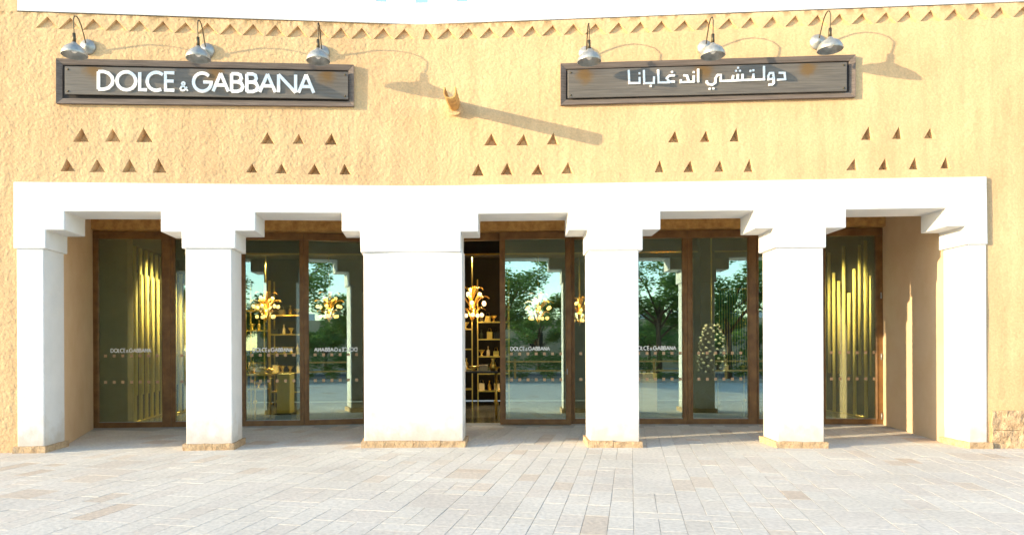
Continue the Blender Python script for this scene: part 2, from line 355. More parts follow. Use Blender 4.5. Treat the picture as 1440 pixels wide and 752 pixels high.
A = 5.143
for ax, ay, b0, b1, by in ((318,92,260,352,190),(537,90,485,573,184),(762,102,716,803,179),(218,320,153,248,410),(436,320,385,470,406),(652,312,606,690,403),(876,310,835,913,396)):
    tri('R', 1160+ax/A, 160+ay/A, 1160+b0/A, 1160+b1/A, 160+by/A)
NB = {'L': len(niches['L']), 'R': len(niches['R'])}
apx = [65.8,98.2,131.6,163.6,196.6,228.8,260.2,292,324,355.7,387.2,418,448.8,478.6,508.4,539,568.5]
apr = [600,629.5,659.4,689,719,748.3,776.5,807,837.8,870,900.7,931.5,962.4,993.6,1024.8,1056.3,1087.3,1118.6,1150,1181.2,1212.8,1245.6,1277,1309.4,1342.6,1375.5,1407.6,1439.5]
def jt(k=1.): return random.uniform(-k, k)
for i, x in enumerate(apx):
    h_ = .475*(apx[i+1]-x if i+1 < len(apx) else 30); tri('L', x+jt(), corn(x)+5.6+jt(.6), x-h_+jt(.4), x+h_+jt(.4), corn(x)+21.2+jt(.4))
for i, x in enumerate(apr):
    h_ = .475*(apr[i+1]-x if i+1 < len(apr) else 31.5); tri('R', x+jt(), corn(x)+5.6+jt(.6), max(594.5, x-h_+jt(.4)), x+h_+jt(.4), corn(x)+21.2+jt(.4))
sl_ = S(1439.5, 20, 'R', WF)-S(1407.6, 20, 'R', WF)
for k in range(1, 9):
    t0 = niches['R'][-1]; niches['R'].append([(a+sl_, z+.004) for a, z in t0])
def ztop(side, s):
    if side == 'L':
        a = on_wall(25, CORN_L(25), 'L', WF); b = on_wall(590, CORN_L(590), 'L', WF)
    else:
        a = on_wall(590, CORN_R(590), 'R', WF); b = on_wall(1440, CORN_R(1440), 'R', WF)
    return a[1]+(s-a[0])*(b[1]-a[1])/(b[0]-a[0])
ARC_L, ARC_R = S(18.5, 400, 'L'), S(1390.5, 400, 'R')
def relief(side, s, z):
    p = Vector((s, z, 0))
    a = .010*noise.noise(p*.8) + (.004-.001*max(-1, min(1, s)))*noise.noise(p*2.7) + (.0035-.001*max(-1, min(1, s)))*noise.noise(p*7.5)
    return a
def inside(p, t):
    (x, y) = p; r = []
    for i in range(3):
        (x1, y1), (x2, y2) = t[i], t[(i+1) % 3]
        r.append((x2-x1)*(y-y1)-(y2-y1)*(x-x1))
    return all(k <= 1e-9 for k in r) or all(k >= -1e-9 for k in r)
def wall_mesh(side, s0, s1, hole, mb):
    """hole = (s a, s b, z top): region behind the arcade left open"""
    st = .062; P = []; E = []
    zt = lambda s: ztop(side, s)
    ns = int((s1-s0)/st); ds = (s1-s0)/ns
    def blocked(s, z):
        if hole[0]-.02 < s < hole[1]+.02 and z < hole[2]+.02: return True
        for t in niches[side]:
            cx = (t[0][0]+t[1][0]+t[2][0])/3; cy = (t[0][1]+t[1][1])/2
            if abs(s-cx) < .2 and abs(z-cy) < .16:
                k = 1.25; c2 = ((t[0][0]+t[1][0]+t[2][0])/3, (t[0][1]+t[1][1]+t[2][1])/3)
                if inside((s, z), [(c2[0]+(a-c2[0])*k, c2[1]+(b-c2[1])*k) for a, b in t]): return True
        return False
    for i in range(ns+1):
        s = s0+i*ds; zm = zt(s); n = int(zm/st)
        for j in range(n+1):
            z = j*st if j < n else zm; jit = 0 if (i in (0, ns) or j in (0, n)) else 1
            q = (s+jit*random.uniform(-.015, .015), z+jit*random.uniform(-.015, .015))
            if not blocked(*q): P.append(Vector(q))
    def edge(a, b):
        n = max(1, int((Vector(b)-Vector(a)).length/.06)); k = len(P)
        for i in range(n+1): P.append(Vector(a).lerp(Vector(b), i/n))
        for i in range(n): E.append((k+i, k+i+1))
    edge((hole[0], 0), (hole[0], hole[2])); edge((hole[0], hole[2]), (hole[1], hole[2])); edge((hole[1], hole[2]), (hole[1], 0))
    for t in niches[side]:
        for i in range(3): edge(t[i], t[(i+1) % 3])
    vs_, _, fs, *_ = delaunay_2d_cdt(P, E, [], 0, 1e-5)
    keep = []
    for f in fs:
        c = sum((vs_[i] for i in f), Vector((0, 0)))/len(f)
        if hole[0]-1e-4 < c.x < hole[1]+1e-4 and c.y < hole[2]+1e-4: continue
        if abs(c.x) < .15 and c.y < hole[2]: continue
        if any(abs(c.x-t[0][0]) < .25 and abs(c.y-t[0][1]) < .4 and inside((c.x, c.y), t) for t in niches[side]): continue
        keep.append(f)
    used = sorted({i for f in keep for i in f}); idx = {v: k for k, v in enumerate(used)}
    out = []
    for i in used:
        s, z = vs_[i]; fade = 1.
        for t in (niches['R'] if abs(s) < 1e-6 else niches[side]):
            if abs(s-t[0][0]) < .3 and abs(z-t[0][1]) < .4:
                d = min(abs_seg((s, z), t[k], t[(k+1) % 3]) for k in range(3)); fade = min(fade, d/.05)
        a = -relief(side, s, z)*fade
        wd = soft(s)+a; s2 = s
        if abs(s) < 1e-6: s2 = wd*HALF*(1 if side == 'L' else -1)
        out.append(W(side, s2, wd, z))
    mb.add(out, [tuple(idx[i] for i in f) for f in keep], True)
def abs_seg(p, a, b):
    p, a, b = Vector(p), Vector(a), Vector(b); ab = b-a; t = max(0, min(1, (p-a).dot(ab)/max(1e-9, ab.length_squared)))
    return (p-(a+ab*t)).length
WL0, WR1 = -11.5, 13.0
wm = MB()
wall_mesh('L', WL0, 0., (ARC_L+.06, -.0, 3.9), wm)
wall_mesh('R', 0., WR1, (.0, ARC_R-.06, 3.9), wm)
me = bpy.data.meshes.new('plaster_wall'); inv = BASE[bld.name].inverted()
me.from_pydata([inv @ v for v in wm.v], [], wm.f)
bm = bmesh.new(); bm.from_mesh(me); sv = [v for v in bm.verts if abs(v.co.x) < .02 and v.co.y < .3]; bmesh.ops.remove_doubles(bm, verts=sv, dist=.012); bmesh.ops.recalc_face_normals(bm, faces=bm.faces); bm.to_mesh(me); bm.free()
me.polygons.foreach_set('use_smooth', [True]*len(me.polygons)); me.materials.append(M['plaster'])
wo = bpy.data.objects.new('plaster_wall', me); col.objects.link(wo); wo.parent = bld
# each recess is a solid little hollow of its own
for side in 'LR':
    for k, t in enumerate(niches[side]):
        small = k < NB[side]; m = MB()
        c = Vector(((t[0][0]+t[1][0]+t[2][0])/3, (t[0][1]+t[1][1]+t[2][1])/3))
        front = [W(side, a, soft(a), z) for a, z in t]; dd = random.uniform(.085, .125); c = c+Vector((random.uniform(-.012, .012), random.uniform(-.008, .012)))
        if small: back = [W(side, c.x+(a-c.x)*.55, WF+dd, c.y+(z-c.y)*.55) for a, z in t]
        else: back = [W(side, c.x+(t[0][0]-c.x)*.9, soft(t[0][0])+.055, c.y+(t[0][1]-c.y)*.88), W(side, c.x+(t[1][0]-c.x)*.92, soft(t[1][0])+.03, t[1][1]+.006), W(side, c.x+(t[2][0]-c.x)*.92, soft(t[2][0])+.03, t[2][1]+.006)]
        m.add(front+back, [(3, 4, 5), (0, 1, 4, 3), (1, 2, 5, 4), (2, 0, 3, 5)])
        o = m.build('niche' if small else 'cornice_notch', M['plaster'], bld)
# --- wall body behind the skin, ledge and white parapet with merlons
PB = MB()
def zpar(side, s): return ztop(side, s)
for side, s0, s1 in (('L', S(24, 17, 'L', WF), 0), ('R', 0, WR1)):
    zg = [ztop(side, s0), ztop(side, s1)]
    z1 = on_wall(590, 4.2, 'L', WF)[1]
    def ms(s, wd): return wd*HALF*(1 if side == 'L' else -1) if s == 0 else s
    # groove
    a, b = [(ms(s0, WF+.06), zg[0]), (ms(s1, WF+.06), zg[1])], None
    PB.loop([W(side, ms(s0, WF+.05), WF+.05, zg[0]-.03), W(side, ms(s1, WF+.05), WF+.05, zg[1]-.03), W(side, ms(s1, .5), .5, zg[1]-.03), W(side, ms(s0, .5), .5, zg[0]-.03)],
            [W(side, ms(s0, WF+.05), WF+.05, zg[0]+.03), W(side, ms(s1, WF+.05), WF+.05, zg[1]+.03), W(side, ms(s1, .5), .5, zg[1]+.03), W(side, ms(s0, .5), .5, zg[0]+.03)])
    PB.loop([W(side, ms(s0, WF+.004), WF+.004, zg[0]+.018), W(side, ms(s1, WF+.004), WF+.004, zg[1]+.018), W(side, ms(s1, .49), .49, zg[1]+.018), W(side, ms(s0, .49), .49, zg[0]+.018)],
            [W(side, ms(s0, WF+.004), WF+.004, z1), W(side, ms(s1, WF+.004), WF+.004, z1), W(side, ms(s1, .49), .49, z1), W(side, ms(s0, .49), .49, z1)])
PB.build('parapet', M['white'], bld)
zp = on_wall(590, 4.2, 'L', WF)[1]
gap0 = S(536, 5, 'L', WF); gap1 = S(592, 5, 'L', WF); stp = gap1-gap0; gw = .16
def merlon(side, a, b):
    m = MB(); q = (b-a)*.2
    m.loop([W(side, x, WF+.006, z) for x, z in ((a, zp+.002), (b, zp+.002), (b, zp+.3), (b-q, zp+.3), (b-q, zp+.52), ((a+b)/2, zp+.62), (a+q, zp+.52), (a+q, zp+.3), (a, zp+.3))],
           [W(side, x, .3, z) for x, z in ((a, zp+.002), (b, zp+.002), (b, zp+.3), (b-q, zp+.3), (b-q, zp+.52), ((a+b)/2, zp+.62), (a+q, zp+.52), (a+q, zp+.3), (a, zp+.3))])
    m.build('merlon', M['white'], bld)
x = gap1-stp+gw/2
while x > S(24, 17, 'L', WF)+.4: merlon('L', x, x+stp-gw); x -= stp
x = .02+gw/2
while x < WR1-1: merlon('R', x, x+stp-gw); x += stp
# plaster tower body that rises on the left of the parapet
sT = S(24, 17, 'L', WF); m = MB()
m.wbox('L', WL0, sT-.003, WF+.008, .5, ztop('L', WL0)-.3, 8.6)
m.build('plaster_tower', M['plaster'], bld)
# body of the building behind
m = MB()
m.wbox('L', WL0, 0.0, WF+.2, .6, 4.16, 6.35); m.wbox('R', -.0, WR1, WF+.2, .6, 4.16, 6.35)
m.build('wall_core', M['dark'], bld)
m = MB(); m.loop([W('L', WL0, .25, 4.17), W('L', 0, .25, 4.17), W('R', WR1, .25, 4.17), W('R', WR1, 10.6, 4.17), W('L', WL0, 10.6, 4.17)],
                 [W('L', WL0, .25, 6.3), W('L', 0, .25, 6.3), W('R', WR1, .25, 6.3), W('R', WR1, 10.6, 6.3), W('L', WL0, 10.6, 6.3)])
m.build('upper_storey', M['plaster'], bld)
# --- white arcade beam
def pl(side, pts_, wd=0): return [on_wall(x, y, side, wd) for x, y in pts_]
L_out = pl('L', [(18.5, 255.5), (18.5, 349.4), (64, 349.4), (64, 323.3), (90.5, 323.2), (90.5, 297.3), (226, 297.6), (226, 326), (255, 326), (255.5, 349.2), (331, 349.2), (331, 324.6), (359, 324.4), (359, 298.9),
                 (480.6, 299.6), (480.6, 325.2), (506, 325.2), (507, 354.6)])
zc = on_wall(590, 354.3, 'L')[1]; zt_ = on_wall(592, 261.3, 'L')[1]
BF = .5
L_poly = L_out[:1]+L_out[1:]+[(-BF, zc), (-BF, zt_)]
R_out = pl('R', [(648, 353.6), (648, 325.8), (672.6, 325.6), (672.6, 300.8), (799, 299.2), (799, 323.8), (826, 323.4), (826, 351.8), (904, 351.6), (904, 322.8), (929, 322.6), (929, 297.4), (1061, 296), (1061, 321.4), (1088, 321),
                 (1088, 348.4), (1162, 348), (1162, 320.4), (1190, 320.2), (1190, 294.8), (1331, 292.6), (1331, 318.4), (1358, 318), (1358, 343.6), (1389.5, 343.2), (1388, 248.2)])
R_poly = [(BF, zt_), (BF, zc)]+R_out
m = MB()
for side, poly in (('L', L_poly), ('R', R_poly)):
    def mt_(s, wd): return s if s != 0 else wd*HALF*(1 if side == 'L' else -1)
    m.loop([W(side, s, 0, z) for s, z in poly], [W(side, mt_(s, DEP), DEP, z) for s, z in poly])
for k in range(12):                           # the beam bends softly over the broad column
    q = []
    for s_ in (-BF+2*BF*k/12, -BF+2*BF*(k+1)/12):
        sd = 'L' if s_ <= 0 else 'R'; f_ = HALF*(BF-abs(s_))**2/(2*BF); e_ = (BF-abs(s_))/BF
        dpt_ = lambda wd: W(sd, s_+wd*HALF*(1 if sd == 'L' else -1)*e_, wd, 0)
        q.append((dpt_(-f_), dpt_(DEP)))
    (a0, a1), (b0, b1) = q
    Z0, Z1 = Vector((0, 0, zc)), Vector((0, 0, zt_))
    m.add([a0+Z0, b0+Z0, b1+Z0, a1+Z0, a0+Z1, b0+Z1, b1+Z1, a1+Z1], [(0, 1, 5, 4), (3, 2, 6, 7), (0, 1, 2, 3), (4, 5, 6, 7)])
beam = m.build('arcade_beam', M['white'], bld, bevel=.012, seg=2)
bm = bmesh.new(); bm.from_mesh(beam.data); bmesh.ops.remove_doubles(bm, verts=bm.verts, dist=.003)
seam = [f for f in bm.faces if all(abs(abs(v.co.x)-BF) < .1 for v in f.verts) and max(v.co.x for v in f.verts)-min(v.co.x for v in f.verts) < .15 and len(f.verts) == 4 and max(v.co.z for v in f.verts)-min(v.co.z for v in f.verts) > .3 and abs(f.normal.x) > .8]
bmesh.ops.delete(bm, geom=seam, context='FACES_ONLY'); bmesh.ops.recalc_face_normals(bm, faces=bm.faces); print('seam faces', len(seam)); bm.to_mesh(beam.data); bm.free()
# --- columns standing on rough stones
def block_mesh(corners, z0, z1, mb, amp=.012, n=6):
    """rough block over four plan corners"""
    a, b, c, d = corners; bm = bmesh.new()
    nx = max(2, int((b-a).length/.06)); ny = max(2, int((d-a).length/.06)); nz = 3
    vv = {}
    def V(i, j, k):
        if (i, j, k) not in vv:
            p = a.lerp(b, i/nx).lerp(d.lerp(c, i/nx), j/ny)+Vector((0, 0, z0+(z1-z0)*k/nz))
            q = p*9; o_ = Vector((noise.noise(q), noise.noise(q+Vector((9, 2, 5))), noise.noise(q+Vector((3, 8, 1)))*.7))*amp
            if k == 0: o_.z = 0
            vv[(i, j, k)] = p+o_
        return (i, j, k)
    keys = []; F_ = []
    for i in range(nx):
        for j in range(ny):
            F_.append((V(i, j, nz), V(i+1, j, nz), V(i+1, j+1, nz), V(i, j+1, nz)))
    for i in range(nx):
        for k in range(nz):
            F_.append((V(i, 0, k), V(i+1, 0, k), V(i+1, 0, k+1), V(i, 0, k+1))); F_.append((V(i, ny, k), V(i+1, ny, k), V(i+1, ny, k+1), V(i, ny, k+1)))
    for j in range(ny):
        for k in range(nz):
            F_.append((V(0, j, k), V(0, j+1, k), V(0, j+1, k+1), V(0, j, k+1))); F_.append((V(nx, j, k), V(nx, j+1, k), V(nx, j+1, k+1), V(nx, j, k+1)))
    ks = list(vv); ix = {k: n_ for n_, k in enumerate(ks)}
    mb.add([vv[k] for k in ks], [tuple(ix[q] for q in f) for f in F_])
    bm.free()
cols = [('L', 22.5, 60.5, 628, 349.4, 1), ('L', 260.5, 325.5, 624, 349, 2), ('C', 511.5, 650.5, 620, 354, 4), ('R', 829.5, 899, 620.5, 351.8, 2), ('R', 1094, 1159.5, 620.5, 348.2, 2), ('R', 1364, 1389.5, 621, 343.4, 1)]
for side, x0, x1, yb, yt, nb in cols:
    m = MB()
    if side != 'C':
        a, b = S(x0, 500, side), S(x1, 500, side); zt = min(on_wall(x0, yt, side)[1], on_wall(x1, yt, side)[1])+.04
        w0, w1 = .026, DEP-.026
        c0 = [(side, a, w0), (side, b, w0), (side, b, w1), (side, a, w1)]
    else:
        a, b = S(x0, 500, 'L'), S(x1, 500, 'R'); zt = on_wall(590, 354.3, 'L')[1]+.04; w0, w1 = .045, DEP-.026
        c0 = [('L', a, w0), ('R', b, w0), ('R', b, w1), ('L', w1*HALF, w1), ('L', a, w1)]
    m.loop([W(s_, q, w_, .03) for s_, q, w_ in c0], [W(s_, q, w_, zt) for s_, q, w_ in c0])
    co = m.build('column', M['white'], bld, bevel=.012, seg=2)
    P0, P1, P2, P3 = W(c0[0][0], a, -.035, 0), W('R' if side == 'C' else side, b, -.035, 0), W('R' if side == 'C' else side, b, DEP+.03, 0), W(c0[0][0], a, DEP+.03, 0)
    e = (P1-P0).normalized()*.045
    if side == 'C': # follow the bend in the middle
        mid0, mid1 = W('L', 0, -.035, 0), W('L', 0, DEP+.03, 0)
    P0, P1, P2, P3 = P0-e, P1+e, P2+e, P3-e
    cuts = [0]+[(k+random.uniform(-.15, .15))/nb for k in range(1, nb)]+[1]
    for k in range(nb):
        f0, f1 = cuts[k], cuts[k+1]; gp = .004/(P1-P0).length
        bb = MB(); block_mesh([P0.lerp(P1, f0+gp), P0.lerp(P1, f1-gp), P3.lerp(P2, f1-gp), P3.lerp(P2, f0+gp)], -.03, .095+random.uniform(-.006, .006), bb)
        bb.build('base_stone', M['stone'], co)
# --- rough stone footing right of the arcade
sA = S(1394, 600, 'R', WF)
for row, (z0, z1) in enumerate(((-.02, .27), (.275, .56))):
    s = sA-(.0 if row else .0); 
    while s < WR1-.3:
        wd = random.uniform(.45, .8); bb = MB()
        block_mesh([W('R', s+.006, WF-.035, 0), W('R', s+wd-.006, WF-.035, 0), W('R', s+wd-.006, WF+.15, 0), W('R', s+.006, WF+.15, 0)], z0, z1, bb, amp=.035)
        bb.build('stone_block', M['stone'], bld); s += wd
# --- porch: ceiling, end walls, lintel beam above the doors
m = MB(); m.loop([W('L', ARC_L-.3, .15, 4.02), W('L', 0, .15, 4.02), W('R', ARC_R+.3, .15, 4.02), W('R', ARC_R+.3, POR+.2, 4.02), W('L', .2, POR+.2, 4.02), W('L', ARC_L-.3, POR+.2, 4.02)],
                 [W('L', ARC_L-.3, .15, 4.16), W('L', 0, .15, 4.16), W('R', ARC_R+.3, .15, 4.16), W('R', ARC_R+.3, POR+.2, 4.16), W('L', .2, POR+.2, 4.16), W('L', ARC_L-.3, POR+.2, 4.16)])
m.build('porch_ceiling', M['render'], bld)
def gp(px, py):                               # point on the paving
    q = at_depth(px, py, 1.); k = EYE/(EYE-q.z); return Vector((q.x*k, k, 0))
sl0 = S(124.5, 500, 'L', POR); sr1 = S(1245.5, 500, 'R', POR)
dl = W('L', sl0, POR, 0); dr = W('R', sr1, POR, 0)
fl = W('L', S(59, 500, 'L')+.0, DEP-.03, 0); fr_ = W('R', S(1364, 500, 'R')+.0, DEP-.03, 0)
m = MB(); up = Vector((0, 0, 4.05))
m.loop([fl, dl+Vector((0, .25, 0)), dl+Vector((-.4, .25, 0)), fl+Vector((-.35, 0, 0))], [fl+up, dl+Vector((0, .25, 0))+up, dl+Vector((-.4, .25, 0))+up, fl+Vector((-.35, 0, 0))+up])
m.build('porch_wall', M['render'], bld)
m = MB()
m.loop([fr_, dr+Vector((0, .25, 0)), dr+Vector((.5, .25, 0)), fr_+Vector((.3, 0, 0))], [fr_+up, dr+Vector((0, .25, 0))+up, dr+Vector((.5, .25, 0))+up, fr_+Vector((.3, 0, 0))+up])
m.build('porch_wall', M['render'], bld)
def wobble_beam(side, s0, s1, z0, z1, w0, w1):
    n = max(4, int((s1-s0)/.12)); m = MB(); A_, B_ = [], []
    ring = []
    for i in range(n+1):
        s = s0+(s1-s0)*i/n; e1 = .018*noise.noise(Vector((s*2.3, 1, 0)))+.012*noise.noise(Vector((s*7, 4, 0))); e2 = .02*noise.noise(Vector((s*3, 7, 2)))
        ring.append([W(side, s, w0+e2, z0+e1), W(side, s, w0+e2*.5, z1), W(side, s, w1, z1), W(side, s, w1, z0+e1)])
    vs_ = [p for r in ring for p in r]
    fs = [(i*4+k, i*4+(k+1) % 4, i*4+4+(k+1) % 4, i*4+4+k) for i in range(n) for k in range(4)]+[(0, 1, 2, 3), (n*4+3, n*4+2, n*4+1, n*4)]
    m.add(vs_, fs); return m
wobble_beam('L', sl0+.02, POR*HALF-.15, 3.82, 4.03, POR-.16, POR+.1).build('lintel_beam', M['lintel'], bld)
wobble_beam('R', -POR*HALF+.1, sr1-.02, 3.82, 4.03, POR-.16, POR+.1).build('lintel_beam', M['lintel'], bld)

# --- glazed doors
ZT0, ZT1 = 3.66, 3.805
STROKES = {   # each letter: polylines in a unit-high box, second value = advance
 'D': ([[(0,0),(0,1)],[(0,1),(.3,1),(.55,.92),(.74,.72),(.8,.5),(.74,.28),(.55,.08),(.3,0),(0,0)]], .8),
 'O': ([[(.5+.5*math.sin(t*math.pi/10), .5+.5*math.cos(t*math.pi/10)) for t in range(21)]], 1.0),
 'L': ([[(0,1),(0,0),(.38,0)]], .38),
 'C': ([[(.5+.5*math.sin(t), .5+.5*math.cos(t)) for t in [(-.0-(k/16)*1)*1. for k in range(0)]] or [(.5+.5*math.sin(math.radians(a)), .5+.5*math.cos(math.radians(a))) for a in range(42, -1, -14)]+[(.5+.5*math.sin(math.radians(a)), .5+.5*math.cos(math.radians(a))) for a in range(-14, -223, -14)]], .86),
 'E': ([[(.45,1),(0,1),(0,0),(.45,0)],[(0,.52),(.42,.52)]], .45),
 'G': ([[(.5+.5*math.sin(math.radians(a)), .5+.5*math.cos(math.radians(a))) for a in range(45, -271, -15)]+[(.55,.5)]], 1.0),
 'A': ([[(0,0),(.42,1)],[(.42,1),(.84,0)],[(.15,.34),(.69,.34)]], .84),
 'B': ([[(0,0),(0,1)],[(0,1),(.28,1),(.42,.93),(.46,.77),(.42,.62),(.28,.54),(0,.54)],[(.28,.54),(.46,.47),(.54,.28),(.46,.08),(.28,0),(0,0)]], .54),
 'N': ([[(0,0),(0,1)],[(0,1),(.68,0)],[(.68,0),(.68,1)]], .68),
 '&': ([[(.95,0),(.3,.68),(.22,.82),(.3,.96),(.45,1),(.58,.92),(.58,.78),(.45,.64),(.18,.44),(.05,.25),(.12,.08),(.3,0),(.5,.05),(.7,.22),(.85,.45)]], .95)}
def stroke_faces(P, hw):                      # flat ribbon round a polyline -> quads with mitred joints
    L_, R_ = [], []
    closed = (Vector(P[0])-Vector(P[-1])).length < 1e-4
    Q = [Vector(p) for p in P]
    n = len(Q)
    for i in range(n):
        if closed: a, b, c = Q[(i-1) % (n-1)], Q[i], Q[(i+1) % (n-1)] if i < n-1 else Q[1]
        else: a, b, c = Q[max(i-1, 0)], Q[i], Q[min(i+1, n-1)]
        t1 = (b-a).normalized() if (b-a).length > 1e-6 else (c-b).normalized(); t2 = (c-b).normalized() if (c-b).length > 1e-6 else t1
        nn = Vector((-t1.y, t1.x))+Vector((-t2.y, t2.x)); nn = nn.normalized() if nn.length > 1e-3 else Vector((-t1.y, t1.x))
        k = max(.8, nn.dot(Vector((-t1.y, t1.x))))
        L_.append(b+nn*hw/k); R_.append(b-nn*hw/k)
    return L_, R_
def glyph(mb, polys, hw, to_world, depth):    # to_world(x, y, lift)
    for i, P in enumerate(polys):
        L_, R_ = stroke_faces(P, hw); n = len(L_); e = i*.0012*depth/.02
        vs_ = [to_world(p.x, p.y, depth+e) for p in L_]+[to_world(p.x, p.y, depth+e) for p in R_]+[to_world(p.x, p.y, 0) for p in L_]+[to_world(p.x, p.y, 0) for p in R_]
        fs = []
        for k in range(n-1): fs += [(k, k+1, n+k+1, n+k), (k, 2*n+k, 2*n+k+1, k+1), (n+k, n+k+1, 3*n+k+1, 3*n+k)]
        fs += [(0, n, 3*n, 2*n), (n-1, 3*n-1, 4*n-1, 2*n-1)]
        mb.add(vs_, fs)
def word(mb, text, x0, x1, base, h, hw, tw, depth):
    adv = {c: STROKES[c][1] for c in set(text) if c in STROKES}
    tot = 0; pos = []
    for c in text:
        if c == ' ': tot += .12; continue
        k = .6 if c == '&' else 1.
        pos.append((c, tot, k)); tot += adv[c]*k+.22
    tot -= .22; f = (x1-x0)/tot
    for c, p, k in pos: glyph(mb, [[(x0+(p+a*k)*f, base+b*h*k) for a, b in P] for P in STROKES[c][0]], hw, tw, depth)

def door_leaf(side, x0, x1, sw0, sw1, wd=POR, text=None, mirror=False, swing=0, hinges=(), dots=True, label=None, lighter=False):
    """x0,x1 px on the door plane; sw = stile widths in px"""
    a, b = S(x0, 500, side, wd), S(x1, 500, side, wd); s0, s1 = sw0*.0139, sw1*.0139
    d, n = FR[side]; piv = W(side, a, wd, 0); Rm = Matrix.Rotation(swing, 4, 'Z')
    def T(s, dw, z): return piv + Rm @ (d*(s-a)+n*dw)+Vector((0, 0, z))
    def bx(mb, s0_, s1_, w0_, w1_, z0, z1):
        mb.loop([T(s0_, w0_, z0), T(s1_, w0_, z0), T(s1_, w1_, z0), T(s0_, w1_, z0)], [T(s0_, w0_, z1), T(s1_, w0_, z1), T(s1_, w1_, z1), T(s0_, w1_, z1)])
    m = MB()
    bx(m, a+.002, a+s0, 0, .07, .012, ZT0); bx(m, b-s1, b-.002, 0, .07, .012, ZT0)
    bx(m, a+s0-.001, b-s1+.001, .004, .066, .012, .115); bx(m, a+.002, b-.002, -.006, .07, ZT0+.001, ZT1)
    # raised bead along the stiles
    bx(m, a+s0-.03, a+s0-.012, -.012, .001, .115, ZT0); bx(m, b-s1+.012, b-s1+.03, -.012, .001, .115, ZT0)
    leaf = m.build('glazed_door', M['wood'], bld, bevel=.004)
    if label: leaf['label'] = label
    g_ = MB(); bx(g_, a+s0-.012, b-s1+.012, .03, .036, .10, ZT0+.01); g_.build('glass_pane', M['glass_bright' if 425 < x0 < 1100 else 'glass'], leaf)
    m = MB(); bx(m, a+s0, b-s1, .018, .029, .116, .127); m.build('glazing_bead', M['steel'], leaf)
    ga, gb = a+s0, b-s1
    tw = lambda x, y, l: T(x, .029-l, y)
    if text:
        t0, t1 = S(text[0], 490, side, wd), S(text[1], 490, side, wd)
        if mirror: tw2 = lambda x, y, l: T(t0+t1-x, .029-l, y)
        else: tw2 = tw
        m = MB(); word(m, 'DOLCE & GABBANA', t0, t1, 1.47, .07, .0085, tw2, .002); m.build('door_lettering', M['vinyl'], leaf)
    if dots:
        s = ga+.09
        while s < gb-.04:
            for z in (1.375, .865):
                m = MB(); m.loop([T(s, .0275, z), T(s+.055, .0275, z), T(s+.055, .0275, z+.055), T(s, .0275, z+.055)], [T(s, .0292, z), T(s+.055, .0292, z), T(s+.055, .0292, z+.055), T(s, .0292, z+.055)])
                m.build('sticker', M['sticker'], leaf)
            s += .162
    for hs, hz in hinges:
        m = MB(); q = S(hs, 500, side, wd); m.tube([T(q, -.015, hz-.06), T(q, -.015, hz+.06)], .014, 8); m.build('hinge', M['steel'], leaf)
    return leaf
hz = ((128.5, .17), (128.5, 1.32), (128.5, 2.5))
door_leaf('L', 124.8, 240, 13, 12, text=(155, 211.5), hinges=[(130, z) for z in (.17, 1.32, 2.5)])
door_leaf('L', 240, 300, 6, 6)
door_leaf('L', 339, 427.5, 6, 6, text=(355, 411))
door_leaf('L', 427.5, 517, 7, 7, text=(442, 502), mirror=True, swing=R(8))
door_leaf('R', 703, 803.5, 8, 8, wd=POR-.09, text=(718, 773), hinges=[(797.5, 1.05)])
door_leaf('R', 803.5, 862, 5, 6)
door_leaf('R', 884, 967, 6, 7, text=(892, 951))
door_leaf('R', 967, 1064.5, 7.5, 12)
door_leaf('R', 1064.5, 1102, 3, 6)
door_leaf('R', 1152, 1245.2, 9, 13, hinges=[(1239, z) for z in (.17, 1.32, 2.5)])
# solid piers between the glazed groups (behind the columns)
def pier(side, x0, x1, extra=None):
    m = MB(); m.wbox(side, S(x0, 500, side, POR)+.002, S(x1, 500, side, POR)-.002, POR-.03, POR+.2, .0, 3.84); m.build('pier', M['render'], bld)
pier('L', 300, 339); pier('L', 519, 588); pier('R', 575, 640); pier('R', 862, 884); pier('R', 1102, 1152)
# threshold and transom over the open doorway
for side, a, b in (('L', 124.8, 585), ('R', 575, 1245)):
    m = MB(); m.wbox(side, S(a, 500, side, POR), S(b, 500, side, POR), POR-.02, POR+.15, -.09, .010); m.build('threshold', M['kerb'], bld)
m = MB(); m.wbox('R', S(641, 500, 'R', POR), S(703, 500, 'R', POR)-.002, POR, POR+.07, ZT0, ZT1); m.build('transom', M['wood'], bld, bevel=.004)

# ================================================================== SHOP INTERIOR
BW = POR+6.4
m = MB()
pf = [W('L', -9, POR+.151, 0), W('L', (POR+.151)*HALF, POR+.151, 0), W('R', 10.6, POR+.151, 0), W('R', 10.6, BW, 0), W('L', -9, BW, 0)]
m.loop([p+Vector((0, 0, -.11)) for p in pf], [p+Vector((0, 0, .004)) for p in pf]); tag(m.build('shop_floor', M['shopfloor']), 'polished brown floor inside the shop', kind='structure')
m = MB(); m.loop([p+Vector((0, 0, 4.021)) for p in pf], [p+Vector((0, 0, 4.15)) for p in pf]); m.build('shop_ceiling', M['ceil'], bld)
m = MB()
m.wbox('L', -9, .3, BW, BW+.15, 0, 4.15); m.wbox('R', -.3, 10.6, BW, BW+.15, 0, 4.15)
m.wbox('L', sl0-.55, sl0-.4, POR+.16, BW, 0, 4.02); m.wbox('R', sr1+.3, sr1+.45, POR+.16, BW, 0, 4.02)
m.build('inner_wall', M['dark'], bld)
m = MB()      # outer side and back walls of the whole building
m.wbox('L', WL0, WL0+.3, WF+.01, 10.6, 0, 6.3); m.wbox('R', WR1-.3, WR1, WF+.01, 10.6, 0, 6.3)
m.wbox('L', WL0, .7, 10.4, 10.6, 0, 6.3); m.wbox('R', -.7, WR1, 10.4, 10.6, 0, 6.3)
m.build('outer_wall', M['plaster'], bld)
